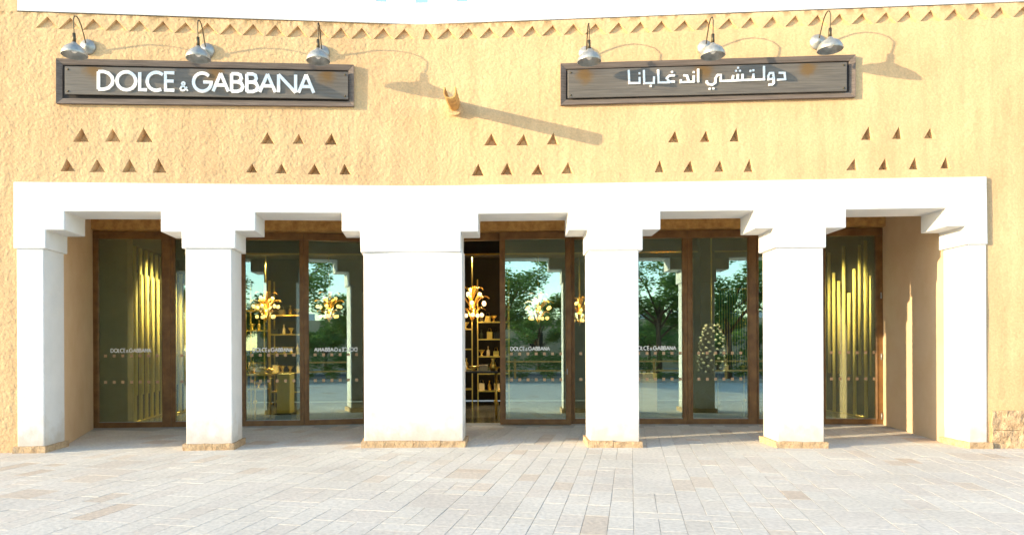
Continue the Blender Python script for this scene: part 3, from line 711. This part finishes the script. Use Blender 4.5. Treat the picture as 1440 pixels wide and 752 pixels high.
# concrete screen behind the left door
a, b = at_depth(137, 500, 14.2), at_depth(181, 500, 14.2)
m = MB(); m.box((a.x-.2, 14.15, .004), (b.x, 14.4, 3.98)); tag(m.build('partition_panel', M['concrete'], None, bevel=.006), 'olive concrete partition panel beside gold tubes behind leftmost door', 'partition')
# gold tube screens
def tube_screen(P0, P1, n, zt, zb2, zt2, r, label, base=.1):
    t = thing('tube_screen', (P0.x, P0.y, .004), label, 'screen', 'gold tube screens at the two ends of the shop')
    m = MB(); m.tube([P0+Vector((0, 0, .02)), P1+Vector((0, 0, .02))], .016, 6); m.build('floor_rail', M['gold'], t)
    for i in range(n):
        p = P0.lerp(P1, i/(n-1)); m = MB(); m.tube([p+Vector((0, 0, .02)), p+Vector((0, 0, zt[i % len(zt)]))], r, 10); m.build('tube', M['goldp'], t)
        q = P0.lerp(P1, (i-.42)/(n-1))+Vector((.05, .06, 0))
        m = MB(); m.tube([q+Vector((0, 0, zb2)), q+Vector((0, 0, zt2[i % len(zt2)]))], r, 10); m.build('tube', M['goldp'], t)
    return t
p0 = at_depth(190, 590, 14.6); p1 = at_depth(228, 580, 16.4); p0.z = p1.z = 0
tube_screen(p0, p1, 6, [3.66], .58, [3.1], .034, 'dense row of long gold tubes receding behind the leftmost door')
p0 = at_depth(1218, 590, 14.9); p1 = at_depth(1160, 580, 16.6); p0.z = p1.z = 0
tube_screen(p0, p1, 5, [3.75, 3.2], .9, [3.0, 3.7, 2.7], .035, 'loosely spaced gold tubes behind the rightmost door')
p0 = at_depth(246, 590, 16.6); p1 = at_depth(268, 580, 17.3); p0.z = p1.z = 0
tube_screen(p0, p1, 4, [3.1], .7, [3.3], .04, 'short group of gold tubes seen past the mullion of the leftmost door')
# chandeliers
def chandelier(px, py, y, label, k=1.):
    k *= .82
    c = at_depth(px, py, y); t = thing('chandelier', (c.x, c.y, c.z), label, 'chandelier', 'gold leaf chandeliers in the shop')
    m = MB(); m.tube([c+Vector((0, 0, -.45*k)), Vector((c.x, c.y, 4.02))], .018, 8); m.ball(c, .07*k); m.ball(c+Vector((0, 0, -.3*k)), .05*k); m.build('stem', M['gold'], t)
    for tier, (nn, rr, dz) in enumerate(((3, .20, .26), (6, .36, .02), (5, .26, -.28))):
        for i in range(nn):
            an = i*2*math.pi/nn+tier*.5; dr_ = Vector((math.cos(an), math.sin(an), 0)); q = c+dr_*rr*k+Vector((0, 0, dz*k))
            m = MB(); m.ball(q, .055*k); m.build('globe', M['globe'], t)
        for i in range(nn+1):
            an = i*2*math.pi/(nn+1)+tier*.5+.4; dr_ = Vector((math.cos(an), math.sin(an), 0)); sd = Vector((-dr_.y, dr_.x, 0)); lf = MB(); L_ = []; R_ = []
            for j in range(7):
                u = j/6; pp = c+dr_*(.05+.40*u)*k*(rr/.36)**.6+Vector((0, 0, (dz-.12+.30*math.sin(u*2.2))*k)); ww = .05*k*math.sin(math.pi*min(.97, .12+.86*u))
                L_.append(pp+sd*ww+Vector((0, 0, .03*k))); R_.append(pp-sd*ww+Vector((0, 0, .03*k)))
                if j == 0: M_ = []
                M_.append(pp)
            n_ = 7
            lf.add(L_+M_+R_, [(j, j+1, n_+j+1, n_+j) for j in range(6)]+[(n_+j, n_+j+1, 2*n_+j+1, 2*n_+j) for j in range(6)], True)
            lf.build('gold_leaf', M['bronze'], t)
    ld = bpy.data.lights.new('chandelier_glow', 'POINT'); ld.energy = 9*k; ld.color = (1, .72, .38); ld.shadow_soft_size = .12
    lo = bpy.data.objects.new('chandelier_glow', ld); col.objects.link(lo); lo.parent = t; lo.location = (0, 0, -.12)
    return t
chandelier(374, 432, 17.2, 'gold chandelier with lit globes behind the second opening, left of its mullion')
chandelier(463, 432, 17.6, 'gold chandelier with lit globes seen through the reflective second-opening right leaf')
chandelier(664, 428, 16.6, 'gold chandelier with lit globes above the table in the open doorway', 1.1)
chandelier(757, 434, 17.8, 'gold chandelier with lit globes seen through the central door leaf', 1.05)
chandelier(815, 438, 17.6, 'gold chandelier with lit globes at the narrow pane right of the central leaf', .95)
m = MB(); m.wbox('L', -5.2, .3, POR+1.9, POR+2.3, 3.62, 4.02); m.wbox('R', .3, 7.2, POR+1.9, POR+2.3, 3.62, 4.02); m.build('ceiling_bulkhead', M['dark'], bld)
m = MB(); m.wbox('L', -5.2, .3, POR+1.88, POR+1.899, 3.62, 3.65); m.wbox('R', .3, 7.2, POR+1.88, POR+1.899, 3.62, 3.65); m.build('bulkhead_trim', M['gold'], bld)
# display furniture
def shelf_unit(px0, px1, y, zs, label, gp_label, seed):
    rnd = random.Random(seed); a, b = at_depth(px0, 500, y).x, at_depth(px1, 500, y).x
    t = thing('display_shelf', ((a+b)/2, y, .004), label, 'shelf')
    for x in (a, b):
        for yy in (y, y+.4): m = MB(); m.box((x-.015, yy-.015, .004), (x+.015, yy+.015, 3.3)); m.build('post', M['gold'], t)
    for lv, z in enumerate(zs):
        nth = 0; LV = ('lowest', 'second', 'third', 'fourth', 'top')[lv]
        m = MB(); m.box((a, y-.02, z-.03), (b, y+.42, z)); m.build('shelf', M['gold'], t)
        x = a+.1
        while x < b-.12:
            k = rnd.random(); c = Vector((x, y+.2, z)); m = MB()
            if k < .4:
                m.lathe(c, [(.001, 0), (.04, 0), (.045, .02), (.045, .14), (.015, .18), (.015, .22), (.02, .22), (.02, .26), (.001, .26)], 10); nm, mt2, ca_, lb = 'bottle', rnd.choice([M['gold'], M['beige'], M['green']]), 'bottle', 'slim perfume bottle with stopper standing on '+gp_label
            elif k < .8:
                hh = rnd.uniform(.12, .2); m.box((x-.07, y+.1, z+.001), (x+.07, y+.3, z+hh)); m.tube([c+Vector((-.045, -.02, hh)), c+Vector((-.03, -.02, hh+.09)), c+Vector((.03, -.02, hh+.09)), c+Vector((.045, -.02, hh))], .007, 6); nm, mt2, ca_, lb = 'handbag', rnd.choice([M['gold'], M['beige'], M['black']]), 'handbag', 'small boxy handbag with arched handle on '+gp_label
            else:
                m.lathe(c, [(.001, 0), (.06, 0), (.02, .03), (.02, .06), (.09, .16), (.085, .165), (.001, .07)], 12); nm, mt2, ca_, lb = 'bowl', M['gold'], 'bowl', 'gold footed bowl on '+gp_label
            cn = {'ochre': 'ochre', M['gold'].name: 'gold', M['beige'].name: 'beige', M['green'].name: 'green', M['black'].name: 'black'}[mt2.name]; lb = '%s %s, %s from left, %s tier, %s' % (cn, ca_, ('first', 'second', 'third', 'fourth', 'fifth', 'sixth', 'seventh', 'eighth', 'ninth', 'tenth', 'eleventh', 'twelfth')[nth], LV, gp_label); nth += 1
            tag(m.build(nm, mt2), lb, ca_, 'goods on '+gp_label); x += rnd.uniform(.15, .22)
shelf_unit(346, 372, 18.0, (.5, 1.0, 1.5, 2.0, 2.5), 'gold open shelf unit behind the left pane of the second opening', 'left shelf in second opening', 3)
shelf_unit(380, 424, 18.4, (.4, .9, 1.4, 1.9, 2.4), 'gold open shelf unit further back, near the second-opening mullion', 'deeper shelf in second opening', 4)
shelf_unit(610, 664, 17.6, (.5, 1.0, 1.5, 2.0), 'gold open shelf unit left in the open doorway, behind the chandelier', 'left shelf in open doorway', 5)
shelf_unit(672, 716, 18.4, (.4, .85, 1.3, 1.75, 2.2), 'gold open shelf unit at the back of the open doorway', 'back shelf in open doorway', 6)
def table(px0, px1, y, zt, label, items, mtop='gold'):
    a, b = at_depth(px0, 500, y).x, at_depth(px1, 500, y).x; t = thing('display_table', ((a+b)/2, y, .004), label, 'table')
    m = MB(); m.box((a, y-.35, zt-.04), (b, y+.35, zt)); m.build('tabletop', M[mtop], t, bevel=.004)
    for x in (a+.04, b-.04):
        for yy in (y-.3, y+.3):
            m = MB(); m.tube([(x, yy, .004), (x, yy, zt-.04)], .02, 8); m.build('leg', M['gold'], t)
            m = MB(); m.tube([(x, yy, .30), (x+.001, yy, .36)], .045, 8); m.build('leg_ring', M['gold'], t)
    n = len(items)
    for i, (nm, lb) in enumerate(items):
        x = a+(b-a)*(i+.5)/n; c = Vector((x, y-.12, zt)); m = MB()
        if nm == 'candle': m.lathe(c, [(.001, 0), (.05, 0), (.05, .12), (.04, .12), (.03, .20), (.001, .21)], 12); mt2 = M['blossom']
        elif nm == 'vase': m.lathe(c, [(.001, 0), (.05, 0), (.08, .08), (.05, .18), (.03, .22), (.05, .27), (.045, .27), (.001, .2)], 14); mt2 = M['gold']
        elif nm == 'box': m.box((x-.09, y-.2, zt+.001), (x+.09, y-.04, zt+.11)); m.box((x-.095, y-.205, zt+.11), (x+.095, y-.035, zt+.135)); mt2 = M['beige']
        else: m.lathe(c, [(.001, 0), (.06, 0), (.02, .04), (.11, .10), (.105, .11), (.001, .05)], 14); mt2 = M['gold']
        tag(m.build(nm, mt2), lb, nm)
table(350, 388, 15.6, .98, 'tall gold-legged display table behind the left pane of the second opening',
      [('vase', 'round gold vase at the left end of the second-opening table'), ('box', 'beige lidded box on the second-opening table'), ('bowl', 'gold footed bowl at the right end of the second-opening table')])
table(646, 700, 15.4, 1.02, 'black-topped display table inside the open doorway',
      [('candle', 'white candle at the left end of the doorway table'), ('bowl', 'gold footed bowl second from left on the doorway table'), ('box', 'beige lidded box on the doorway table'), ('vase', 'round gold vase at the right end of the doorway table')], 'black')
table(1000, 1056, 15.4, 1.0, 'low black console behind the right pane of the fourth opening', [('box', 'beige lidded box on the black console behind the fourth opening'), ('bowl', 'gold footed bowl on the black console behind the fourth opening')], 'black')
def plinth(px0, px1, y, z1, mt, label, dpt=.4, cap=None):
    a, b = at_depth(px0, 500, y).x, at_depth(px1, 500, y).x; t = thing('display_plinth', ((a+b)/2, y, .004), label, 'plinth')
    m = MB(); m.box((a-.04, y-.04, .004), (b+.04, y+dpt+.04, .13)); m.build('plinth_base', M['black'], t, bevel=.004)
    m = MB(); m.box((a, y, .131), (b, y+dpt, z1)); m.build('plinth_body', mt, t, bevel=.004)
plinth(389, 407, 15.2, .98, M['goldp'], 'gold block plinth on a black foot, behind the second opening')
plinth(977, 1007, 15.0, 1.35, M['green'], 'dark green plinth behind the white blossom garland')
a, b = at_depth(985, 500, 15.5).x, at_depth(1006, 500, 15.5).x; m = MB(); m.box((a, 15.5, .005), (b, 15.9, 4.02)); tag(m.build('pillar', M['black'], None, bevel=.01), 'black interior pillar behind the white blossom garland', 'pillar')
plinth(903, 924, 15.2, .96, M['beige'], 'low beige plinth behind the left pane of the fourth opening')
# blossom garland hanging on a chain
c = at_depth(990, 455, 15.2); t = thing('blossom_garland', (c.x, 15.2, 1.3), 'dome of small white blossoms hanging on a gold chain behind the fourth opening', 'garland')
m = MB(); z = 1.98
while z < 4.0: m.ball((c.x, 14.72, z), .016, 6, 4, 1.4); z += .042
m.build('chain', M['gold'], t)
m = MB(); m.lathe((c.x, 14.7, 0), [(.001, .97), (.20, .97), (.235, 1.2), (.23, 1.5), (.18, 1.78), (.09, 1.96), (.001, 2.0)], 18); m.build('dark_core', M['black'], t)
fl_ = bpy.data.meshes.new('blossom'); bm = bmesh.new(); bmesh.ops.create_icosphere(bm, subdivisions=1, radius=.032); bm.to_mesh(fl_); bm.free(); fl_.materials.append(M['blossom'])
rnd = random.Random(5)
for k in range(110):
    u = k/110; an = k*2.399; zz = 1.0+.98*(1-u); rr = .275*math.sqrt(max(0, 1-((zz-1.0)/1.05)**3))*rnd.uniform(.92, 1.05)
    o = bpy.data.objects.new('blossom', fl_); col.objects.link(o); o.parent = t; o.location = (math.cos(an)*rr, math.sin(an)*rr-.5, zz-1.3)
    s_ = rnd.uniform(.6, 1.15); o.scale = (s_, s_, s_*.8)
# bead curtain
a, b = at_depth(1012, 500, 16.2).x, at_depth(1052, 500, 16.2).x
t = thing('bead_curtain', ((a+b)/2, 16.2, 1.1), 'curtain of thin gold strands behind the right pane of the fourth opening', 'curtain')
m = MB(); m.tube([(a-.05, 16.2, 2.85), (b+.05, 16.2, 2.85)], .02, 8); m.build('rail', M['gold'], t)
for k in range(12):
    x = a+(b-a)*k/11; m = MB(); m.tube([(x, 16.2, 1.08), (x, 16.2, 2.84)], .008, 6); m.build('strand', M['gold'], t)
# ceiling spotlights; the last row is added, unseen, to brighten tubes and garland
for i, (px, py, y, lb) in enumerate(((355, 351, 17, 'lit ceiling spotlight near the left jamb of the second opening'), (413, 350, 17, 'lit ceiling spotlight left of the second-opening mullion'), (487, 346, 16.5, 'lit ceiling spotlight behind the right leaf of the second opening'),
        (669, 346, 16.6, 'lit ceiling spotlight above the open doorway'), (728, 344, 16, 'lit ceiling spotlight behind the central door leaf'), (812, 353, 17, 'lit ceiling spotlight behind the pane right of the central leaf'), (1236, 331, 15.0, 'lit ceiling spotlight near the rightmost door jamb'),
        (1129, 326, 15.0, 'added spotlight out of view, brightening the loosely spaced gold tubes'), (270, 329, 15.1, 'added spotlight out of view, brightening the dense gold tube row'), (985, 333, 13.95, 'added spotlight brightening the white blossom garland'))):
    q = at_depth(px, py, y); m = MB(); m.lathe((q.x, y, 3.94), [(.001, 0), (.05, 0), (.05, .006), (.001, .006)], 12); t = thing('ceiling_spotlight', (q.x, y, 3.94), lb, 'spotlight', 'spotlights in the shop ceiling')
    m.build('lens', M['spot'], t); m = MB(); m.lathe((q.x, y, 3.935), [(.052, 0), (.07, 0), (.07, .085), (.052, .085), (.052, 0)], 12); m.build('housing', M['black'], t)
    ld = bpy.data.lights.new('spot_beam', 'SPOT'); ld.energy = 230 if 'tube' in lb else 130; ld.color = (1, .86, .60); ld.spot_size = R(88 if 'tube' in lb else 95); ld.spot_blend = .7; ld.shadow_soft_size = .05
    lo = bpy.data.objects.new('spot_beam', ld); col.objects.link(lo); lo.parent = t; lo.location = (0, 0, -.02)
    if 'tube' in lb: lo.rotation_euler = (Vector((-7.0 if px < 700 else 8.1, 15.7, 1.7))-q).to_track_quat('-Z', 'Y').to_euler()

# ================================================================== SIGNS
def sign(side, outer, inner, label, polys, lamps_px, letter_names):
    """outer / inner: four measured corners, top-left first, clockwise"""
    Oq = [on_wall(x, y, side, WF) for x, y in outer]; Iq = [on_wall(x, y, side, WF) for x, y in inner]
    c = W(side, (Oq[0][0]+Oq[1][0])/2, WF, Oq[3][1]); t = thing('shop_sign', (c.x, c.y, c.z), label, 'sign', None)
    # backing tray
    m = MB(); sh = [(s, z) for s, z in Oq]
    cc = Vector((sum(s for s, z in Oq)/4, sum(z for s, z in Oq)/4))
    def inset(q, e): return [(s+(e if s < cc.x else -e), z+(e if z < cc.y else -e)) for s, z in q]
    I0 = inset(Oq, .085)
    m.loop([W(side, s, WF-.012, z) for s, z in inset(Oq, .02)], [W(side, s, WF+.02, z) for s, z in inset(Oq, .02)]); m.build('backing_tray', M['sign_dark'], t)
    m = []
    for k, nm in enumerate(('top', 'right', 'bottom', 'left')):   # mitred frame boards, bevelled towards the inside
        a, b, e, f = Oq[k], Oq[(k+1) % 4], I0[(k+1) % 4], I0[k]
        mm = MB(); mm.loop([W(side, *x_) for x_ in ((a[0], WF-.055, a[1]), (b[0], WF-.055, b[1]), (e[0], WF-.03, e[1]), (f[0], WF-.03, f[1]))],
                           [W(side, *x_) for x_ in ((a[0], WF+.02, a[1]), (b[0], WF+.02, b[1]), (e[0], WF+.02, e[1]), (f[0], WF+.02, f[1]))])
        mm.build('frame_board', M['sign_wood'], t, bevel=.003)
    lamp_reflections = []
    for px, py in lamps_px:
        s, z = on_wall(px, py, side, WF-.07); q = W(side, s, WF-.07, z); lamp_reflections.append((q.x, q.y, q.z, .17))
    bm_ = grain_material('sign_board_paint', (.10, .084, .07), (.165, .14, .115), lamp_reflections, .5, .1)
    BO = WF-.075; Iq = [on_wall(x, y, side, BO) for x, y in inner]
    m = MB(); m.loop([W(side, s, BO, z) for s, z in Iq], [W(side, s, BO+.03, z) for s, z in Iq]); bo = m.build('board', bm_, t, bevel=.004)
    for s, z in inset(Iq, .045):
        m = MB(); m.lathe(W(side, s, BO, z), [(.016, 0), (.013, .008), (.001, .01)], 10, ax=-FR[side][1]); m.build('bolt', M['iron'], t)
    def tw(x, y, l): s, z = on_wall(x, y, side, BO); return W(side, s, BO-l, z)
    for i, (strokes, hw) in enumerate(polys):
        m = MB(); glyph(m, strokes, hw, tw, .02); m.build('letter', M['letter'], t)
    return t
M['sign_wood'] = grain_material('weathered_frame_wood', (.10, .075, .062), (.20, .155, .13), (), .75)
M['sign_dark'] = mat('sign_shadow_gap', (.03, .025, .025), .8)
# Latin lettering: letters set along the sloping line of the board
lat = []
def put(ch, x0, x1, yt0, yb0, hw=2.2):
    sl = .0165; adv = STROKES[ch][1]
    k = 1.0
    P = []
    for pl_ in STROKES[ch][0]:
        P.append([(x0+(a/adv)*(x1-x0), yb0+(yt0-yb0)*b+sl*(x0+(a/adv)*(x1-x0)-137)) for a, b in pl_])
    lat.append((P, hw))
put('D', 139, 159.5, 101.5, 126.3); put('O', 165, 191.5, 101.3, 126.6); put('L', 197, 207, 101.6, 126); put('C', 207.5, 230, 101.3, 126.6); put('E', 233.2, 245.5, 101.6, 126)
put('&', 253.5, 264.5, 114.3, 126.3, 1.05)
put('G', 272.5, 297.5, 101.2, 126.6); put('A', 300, 321.5, 101.2, 126.3); put('B', 326, 342, 101.5, 126.2); put('B', 347.5, 363, 101.5, 126.2); put('A', 365.5, 387.5, 101.2, 126.3); put('N', 392, 416, 101.5, 126.3); put('A', 420, 441.5, 101.2, 126.3)
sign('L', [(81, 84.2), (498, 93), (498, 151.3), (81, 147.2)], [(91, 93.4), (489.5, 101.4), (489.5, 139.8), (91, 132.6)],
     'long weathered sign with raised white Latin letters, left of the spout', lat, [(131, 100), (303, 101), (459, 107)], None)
# Arabic lettering
def A1(x, y): return (875+x/12, 85+y/12)
def A2(x, y): return (990+x/11.52, 85+y/11.52)
def dotp(p, r=1.3): return [[(p[0]-r, p[1]), (p[0]+r, p[1])]]
ar = []
h_ = 1.45
ar.append(([[A2(1205,212),(A2(1300,212)),(A2(1310,315)),(A2(1180,322))]], h_))                       # dal
ar.append(([[A2(1125,300),A2(1040,318),A2(1035,260),A2(1060,215),A2(1115,212),A2(1125,300),A2(1125,375),A2(1100,400),A2(1042,402)]], h_))   # waw
ar.append(([[A2(967,100),A2(968,318),A2(620,328)],[A2(795,222),A2(795,320)]], h_))                    # lam-ta
ar.append(([[A2(622,228),A2(620,330),A2(455,338)],[A2(545,232),A2(540,332)],[A2(470,250),A2(455,338)]], h_))     # shin teeth
ar.append(([[A2(455,338),A2(268,342),A2(268,245),A2(215,245),A2(185,290),A2(180,370),A2(130,405),A2(70,395),A2(40,360),A2(45,335)]], h_))   # ya
for x, y in ((748,180),(795,170),(515,178),(578,178),(547,130),(88,468),(148,465)): ar.append((dotp(A2(x, y)), 1.35))
ar.append(([[A1(1278,150),A1(1278,380)]], h_))                                                          # alef
ar.append(([[A1(1205,262),A1(1205,368),A1(985,378),A1(985,330)],[A1(1030,262),A1(1090,268),A1(1125,372)]], h_)) # nun-dal
ar.append(([[A1(885,262),A1(790,268),A1(745,310),A1(790,370),A1(885,368)],[A1(800,380),A1(610,384),A1(602,165)]], h_))   # ghayn-alef
ar.append(([[A1(535,280),A1(530,390),A1(370,395),A1(362,172)]], h_))                                    # ba-alef
ar.append(([[A1(290,290),A1(290,390),A1(118,395),A1(106,172)]], h_))                                    # nun-alef
for x, y in ((1205,208),(838,205),(478,440),(288,228)): ar.append((dotp(A1(x, y)), 1.35))
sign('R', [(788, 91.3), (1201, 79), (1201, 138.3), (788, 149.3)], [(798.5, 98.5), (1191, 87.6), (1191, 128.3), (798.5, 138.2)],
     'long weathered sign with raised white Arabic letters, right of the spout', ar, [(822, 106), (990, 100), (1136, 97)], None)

# ================================================================== LAMPS
def wall_lamp(side, px, py, label):
    s, z = on_wall(px, py, side, WF); c = W(side, s, WF, z); d, n = FR[side]; o_ = -n
    t = thing('wall_lamp', (c.x, c.y, c.z), label, 'lamp', 'gooseneck lamps above the signs')
    def Q(out, dz, ds=0): return c+o_*out+d*ds+Vector((0, 0, dz))
    m = MB(); m.lathe(Q(.012, 0), [(.001, -.02), (.115, -.02), (.118, .005), (.10, .03), (.05, .045), (.03, .07), (.001, .07)], 20, ax=o_); m.build('wall_plate', M['steel'], t)
    P = [(.05, .0), (.09, .05), (.15, .14), (.22, .235), (.29, .285), (.36, .30), (.42, .275), (.455, .21), (.45, .12), (.435, .0), (.43, -.06)]
    m = MB(); m.tube([Q(a, b) for a, b in P], .009, 8); m.build('gooseneck', M['iron'], t)
    m = MB(); m.tube([Q(.437, .02), Q(.43, -.115)], [.022, .026], 10); m.build('lamp_holder', M['iron'], t)
    m = MB(); m.lathe(Q(.43, -.30), [(.172, 0), (.178, .008), (.168, .05), (.14, .10), (.10, .135), (.055, .16), (.03, .19), (.012, .195), (.028, .182), (.05, .152), (.095, .127), (.133, .093), (.16, .045), (.168, .008), (.172, 0)], 28)
    m.build('lamp_shade', M['steel'], t)
    m = MB(); m.ball(Q(.43, -.22), .045, 10, 6); m.build('bulb', M['vinyl'], t)
wall_lamp('L', 124, 67, 'gooseneck lamp above the left end of the Latin lettered sign')
wall_lamp('L', 291, 72, 'gooseneck lamp above the middle of the Latin lettered sign')
wall_lamp('L', 453, 75, 'gooseneck lamp above the right end of the Latin lettered sign')
wall_lamp('R', 824, 76, 'gooseneck lamp above the left end of the Arabic lettered sign')
wall_lamp('R', 991, 68, 'gooseneck lamp above the middle of the Arabic lettered sign')
wall_lamp('R', 1149, 60, 'gooseneck lamp above the right end of the Arabic lettered sign')

# ================================================================== WATER SPOUT
s, z = on_wall(639.5, 158, 'R', WF); c = W('R', s, WF, z); d, n = FR['R']
t = thing('water_spout', (c.x, c.y, c.z), 'clay water spout with open channel sticking out between the two signs', 'spout')
def ush(out, dz, k):
    a = []
    pr = [(-.095, .185), (-.105, .10), (-.085, .03), (-.045, .0), (.045, .0), (.085, .03), (.105, .10), (.095, .185), (.07, .185), (.078, .10), (.06, .05), (.03, .028), (-.03, .028), (-.06, .05), (-.078, .10), (-.07, .185)]
    return [c-n*out+d*x*k+Vector((0, 0, dz+y*k)) for x, y in pr]
m = MB(); m.loop(ush(-.1, .02, .85), ush(.88, -.10, .92)); m.build('channel', M['lintel'], t, bevel=.006)
m = MB(); m.tube([c+n*.05+Vector((0, 0, .06)), c-n*.10+Vector((0, 0, .045))], .12, 12); m.build('collar', M['plaster'], t)

# ================================================================== ACROSS THE FORECOURT (seen mirrored in the glass)
m = MB(); m.box((-24, -2.9, -.12), (26, -2.6, .13)); kb = m.build('kerb', M['kerb'], None, bevel=.01); tag(kb, 'long stone kerb closing the paved forecourt', kind='structure')
m = MB(); m.box((-60, -14.5, -.13), (60, -7.8, -.105)); tag(m.build('road', M['road']), 'asphalt road beyond the planted strip', kind='structure')
def leaf_mesh(name, blobs, n, size, mt, seed):
    r_ = random.Random(seed); v = []; f = []
    for k in range(n):
        cx, cy, cz, rad = r_.choice(blobs); d_ = Vector((r_.gauss(0, 1), r_.gauss(0, 1), r_.gauss(0, 1))).normalized()*rad*(r_.random()**.4)
        p = Vector((cx, cy, cz))+Vector((d_.x, d_.y, d_.z*.75)); q = Matrix.Rotation(r_.uniform(0, 6.3), 3, 'Z') @ Matrix.Rotation(r_.uniform(-1.2, 1.2), 3, 'X'); s_ = size*r_.uniform(.6, 1.3); i = len(v)
        v += [p+q @ Vector(a) for a in ((-s_, 0, 0), (0, -s_*.45, s_*.1), (s_, 0, 0), (0, s_*.45, s_*.1))]; f.append((i, i+1, i+2, i+3))
    me = bpy.data.meshes.new(name); me.from_pydata(v, [], f); me.materials.append(mt); return me
def make_tree(seed, h):
    r_ = random.Random(seed); m = MB(); blobs = []
    m.tube([(0, 0, -.1), (.05, .03, h*.2), (-.04, 0, h*.42), (.05, .05, h*.62)], [.17, .13, .10, .05], 9)
    for k in range(9):
        an = k*2.4; z0 = h*r_.uniform(.28, .5); L_ = h*r_.uniform(.22, .36); e = Vector((math.cos(an)*L_, math.sin(an)*L_, z0+h*r_.uniform(.12, .38)))
        mid = Vector((e.x*.45, e.y*.45, z0+(e.z-z0)*.6)); m.tube([(0, 0, z0), mid, e], [.06, .04, .015], 6); blobs += [(e.x, e.y, e.z, h*.12), (mid.x*1.3, mid.y*1.3, mid.z+.2, h*.1)]
        for j in range(2): blobs.append((e.x+r_.uniform(-.6, .6), e.y+r_.uniform(-.6, .6), e.z+r_.uniform(-.3, .6), h*.09))
    blobs.append((0, 0, h*.88, h*.1))
    tm = bpy.data.meshes.new('trunk'); tm.from_pydata(m.v, [], m.f); tm.polygons.foreach_set('use_smooth', m.sm); tm.materials.append(M['bark'])
    return tm, leaf_mesh('crown', blobs, 10500, .088, M['leaf'], seed)
TM = [make_tree(11, 6.0), make_tree(12, 5.4), make_tree(13, 6.6)]
trees = [(-9.5, -4.2, 0, 'leafy tree left across the forecourt'), (-5.2, -4.8, 1, 'low leafy tree reflected in the second opening'), (-.7, -4.3, 2, 'tall leafy tree reflected at the left of the central door leaf'),
         (3.4, -5.2, 1, 'leafy tree reflected right of the central door leaf'), (6.4, -4.4, 0, 'spreading leafy tree reflected in the left pane of the fourth opening'), (9.6, -5.0, 2, 'tall leafy tree reflected in the right pane of the fourth opening'),
         (13.5, -4.6, 1, 'leafy tree reflected towards the rightmost door'), (18.0, -5.4, 0, 'leafy tree at the far right of the planted strip')]
for k_, x_ in enumerate((-19, -14.5, -10.5, -7, -3.2, .8, 4.6, 8.2, 12.4, 16, 20.5, 25)):
    trees.append((x_, -17.5-(k_*1.7) % 3, (k_*2+1) % 3, '%s tree from the left in the row beyond the road' % ('first', 'second', 'third', 'fourth', 'fifth', 'sixth', 'seventh', 'eighth', 'ninth', 'tenth', 'eleventh', 'twelfth')[k_]))
for k, (x, y, v, lb) in enumerate(trees):
    t = thing('tree', (x, y, -.12), lb, 'tree', 'trees across the forecourt', rz=k*1.3)
    if y < -10: t.scale = (.8, .8, .72)
    for nm, me in zip(('trunk', 'crown'), TM[v]):
        o = bpy.data.objects.new(nm, me); col.objects.link(o); o.parent = t
blobs = [(x*.3, random.uniform(-.3, .3), random.uniform(.3, 1.25), .38) for x in range(-72, 74)]
h = thing('hedge', (0, -3.5, -.12), 'clipped green hedge along the kerb across the forecourt', 'hedge')
o = bpy.data.objects.new('foliage', leaf_mesh('foliage', blobs, 42000, .06, M['hedge'], 3)); col.objects.link(o); o.parent = h
bs = [(x*.9+random.uniform(-.3, .3), random.uniform(-.5, .5), random.uniform(.4, 2.3), .75) for x in range(-34, 40)]
h2 = thing('shrub_border', (0, -15.6, -.12), 'tall green shrub border in front of the trees beyond the road', 'shrubs')
o = bpy.data.objects.new('foliage', leaf_mesh('foliage', bs, 26000, .11, M['leaf'], 8)); col.objects.link(o); o.parent = h2
f = thing('railing', (0, -2.95, -.12), 'low timber railing standing in front of the hedge across the forecourt', 'railing')
m = MB(); 
for z in (.45, .85): m.box((-24, -2.98, z), (24, -2.92, z+.07))
m.build('rail', M['lintel'], f)
for k in range(-8, 9):
    m = MB(); m.box((k*3-.05, -3.02, -.12), (k*3+.05, -2.985, 1.0)); m.build('post', M['lintel'], f)
fb = thing('far_building', (6, -24, -.12), 'low sandy building with small windows beyond the road', 'building')
m = MB(); m.box((-10, -32, -.12), (24, -26, 3.6)); m.build('wall', M['far'], fb)
for k in range(17): m = MB(); m.box((-10+k*2+.3, -26.4, 3.6), (-10+k*2+1.5, -26, 4.1)); m.build('merlon', M['white'], fb)
for k in range(8):
    m = MB(); m.box((-8+k*4, -26.02, 1.2), (-7+k*4, -25.93, 2.6)); m.build('window', M['black'], fb)
print('objects', len(bpy.data.objects))
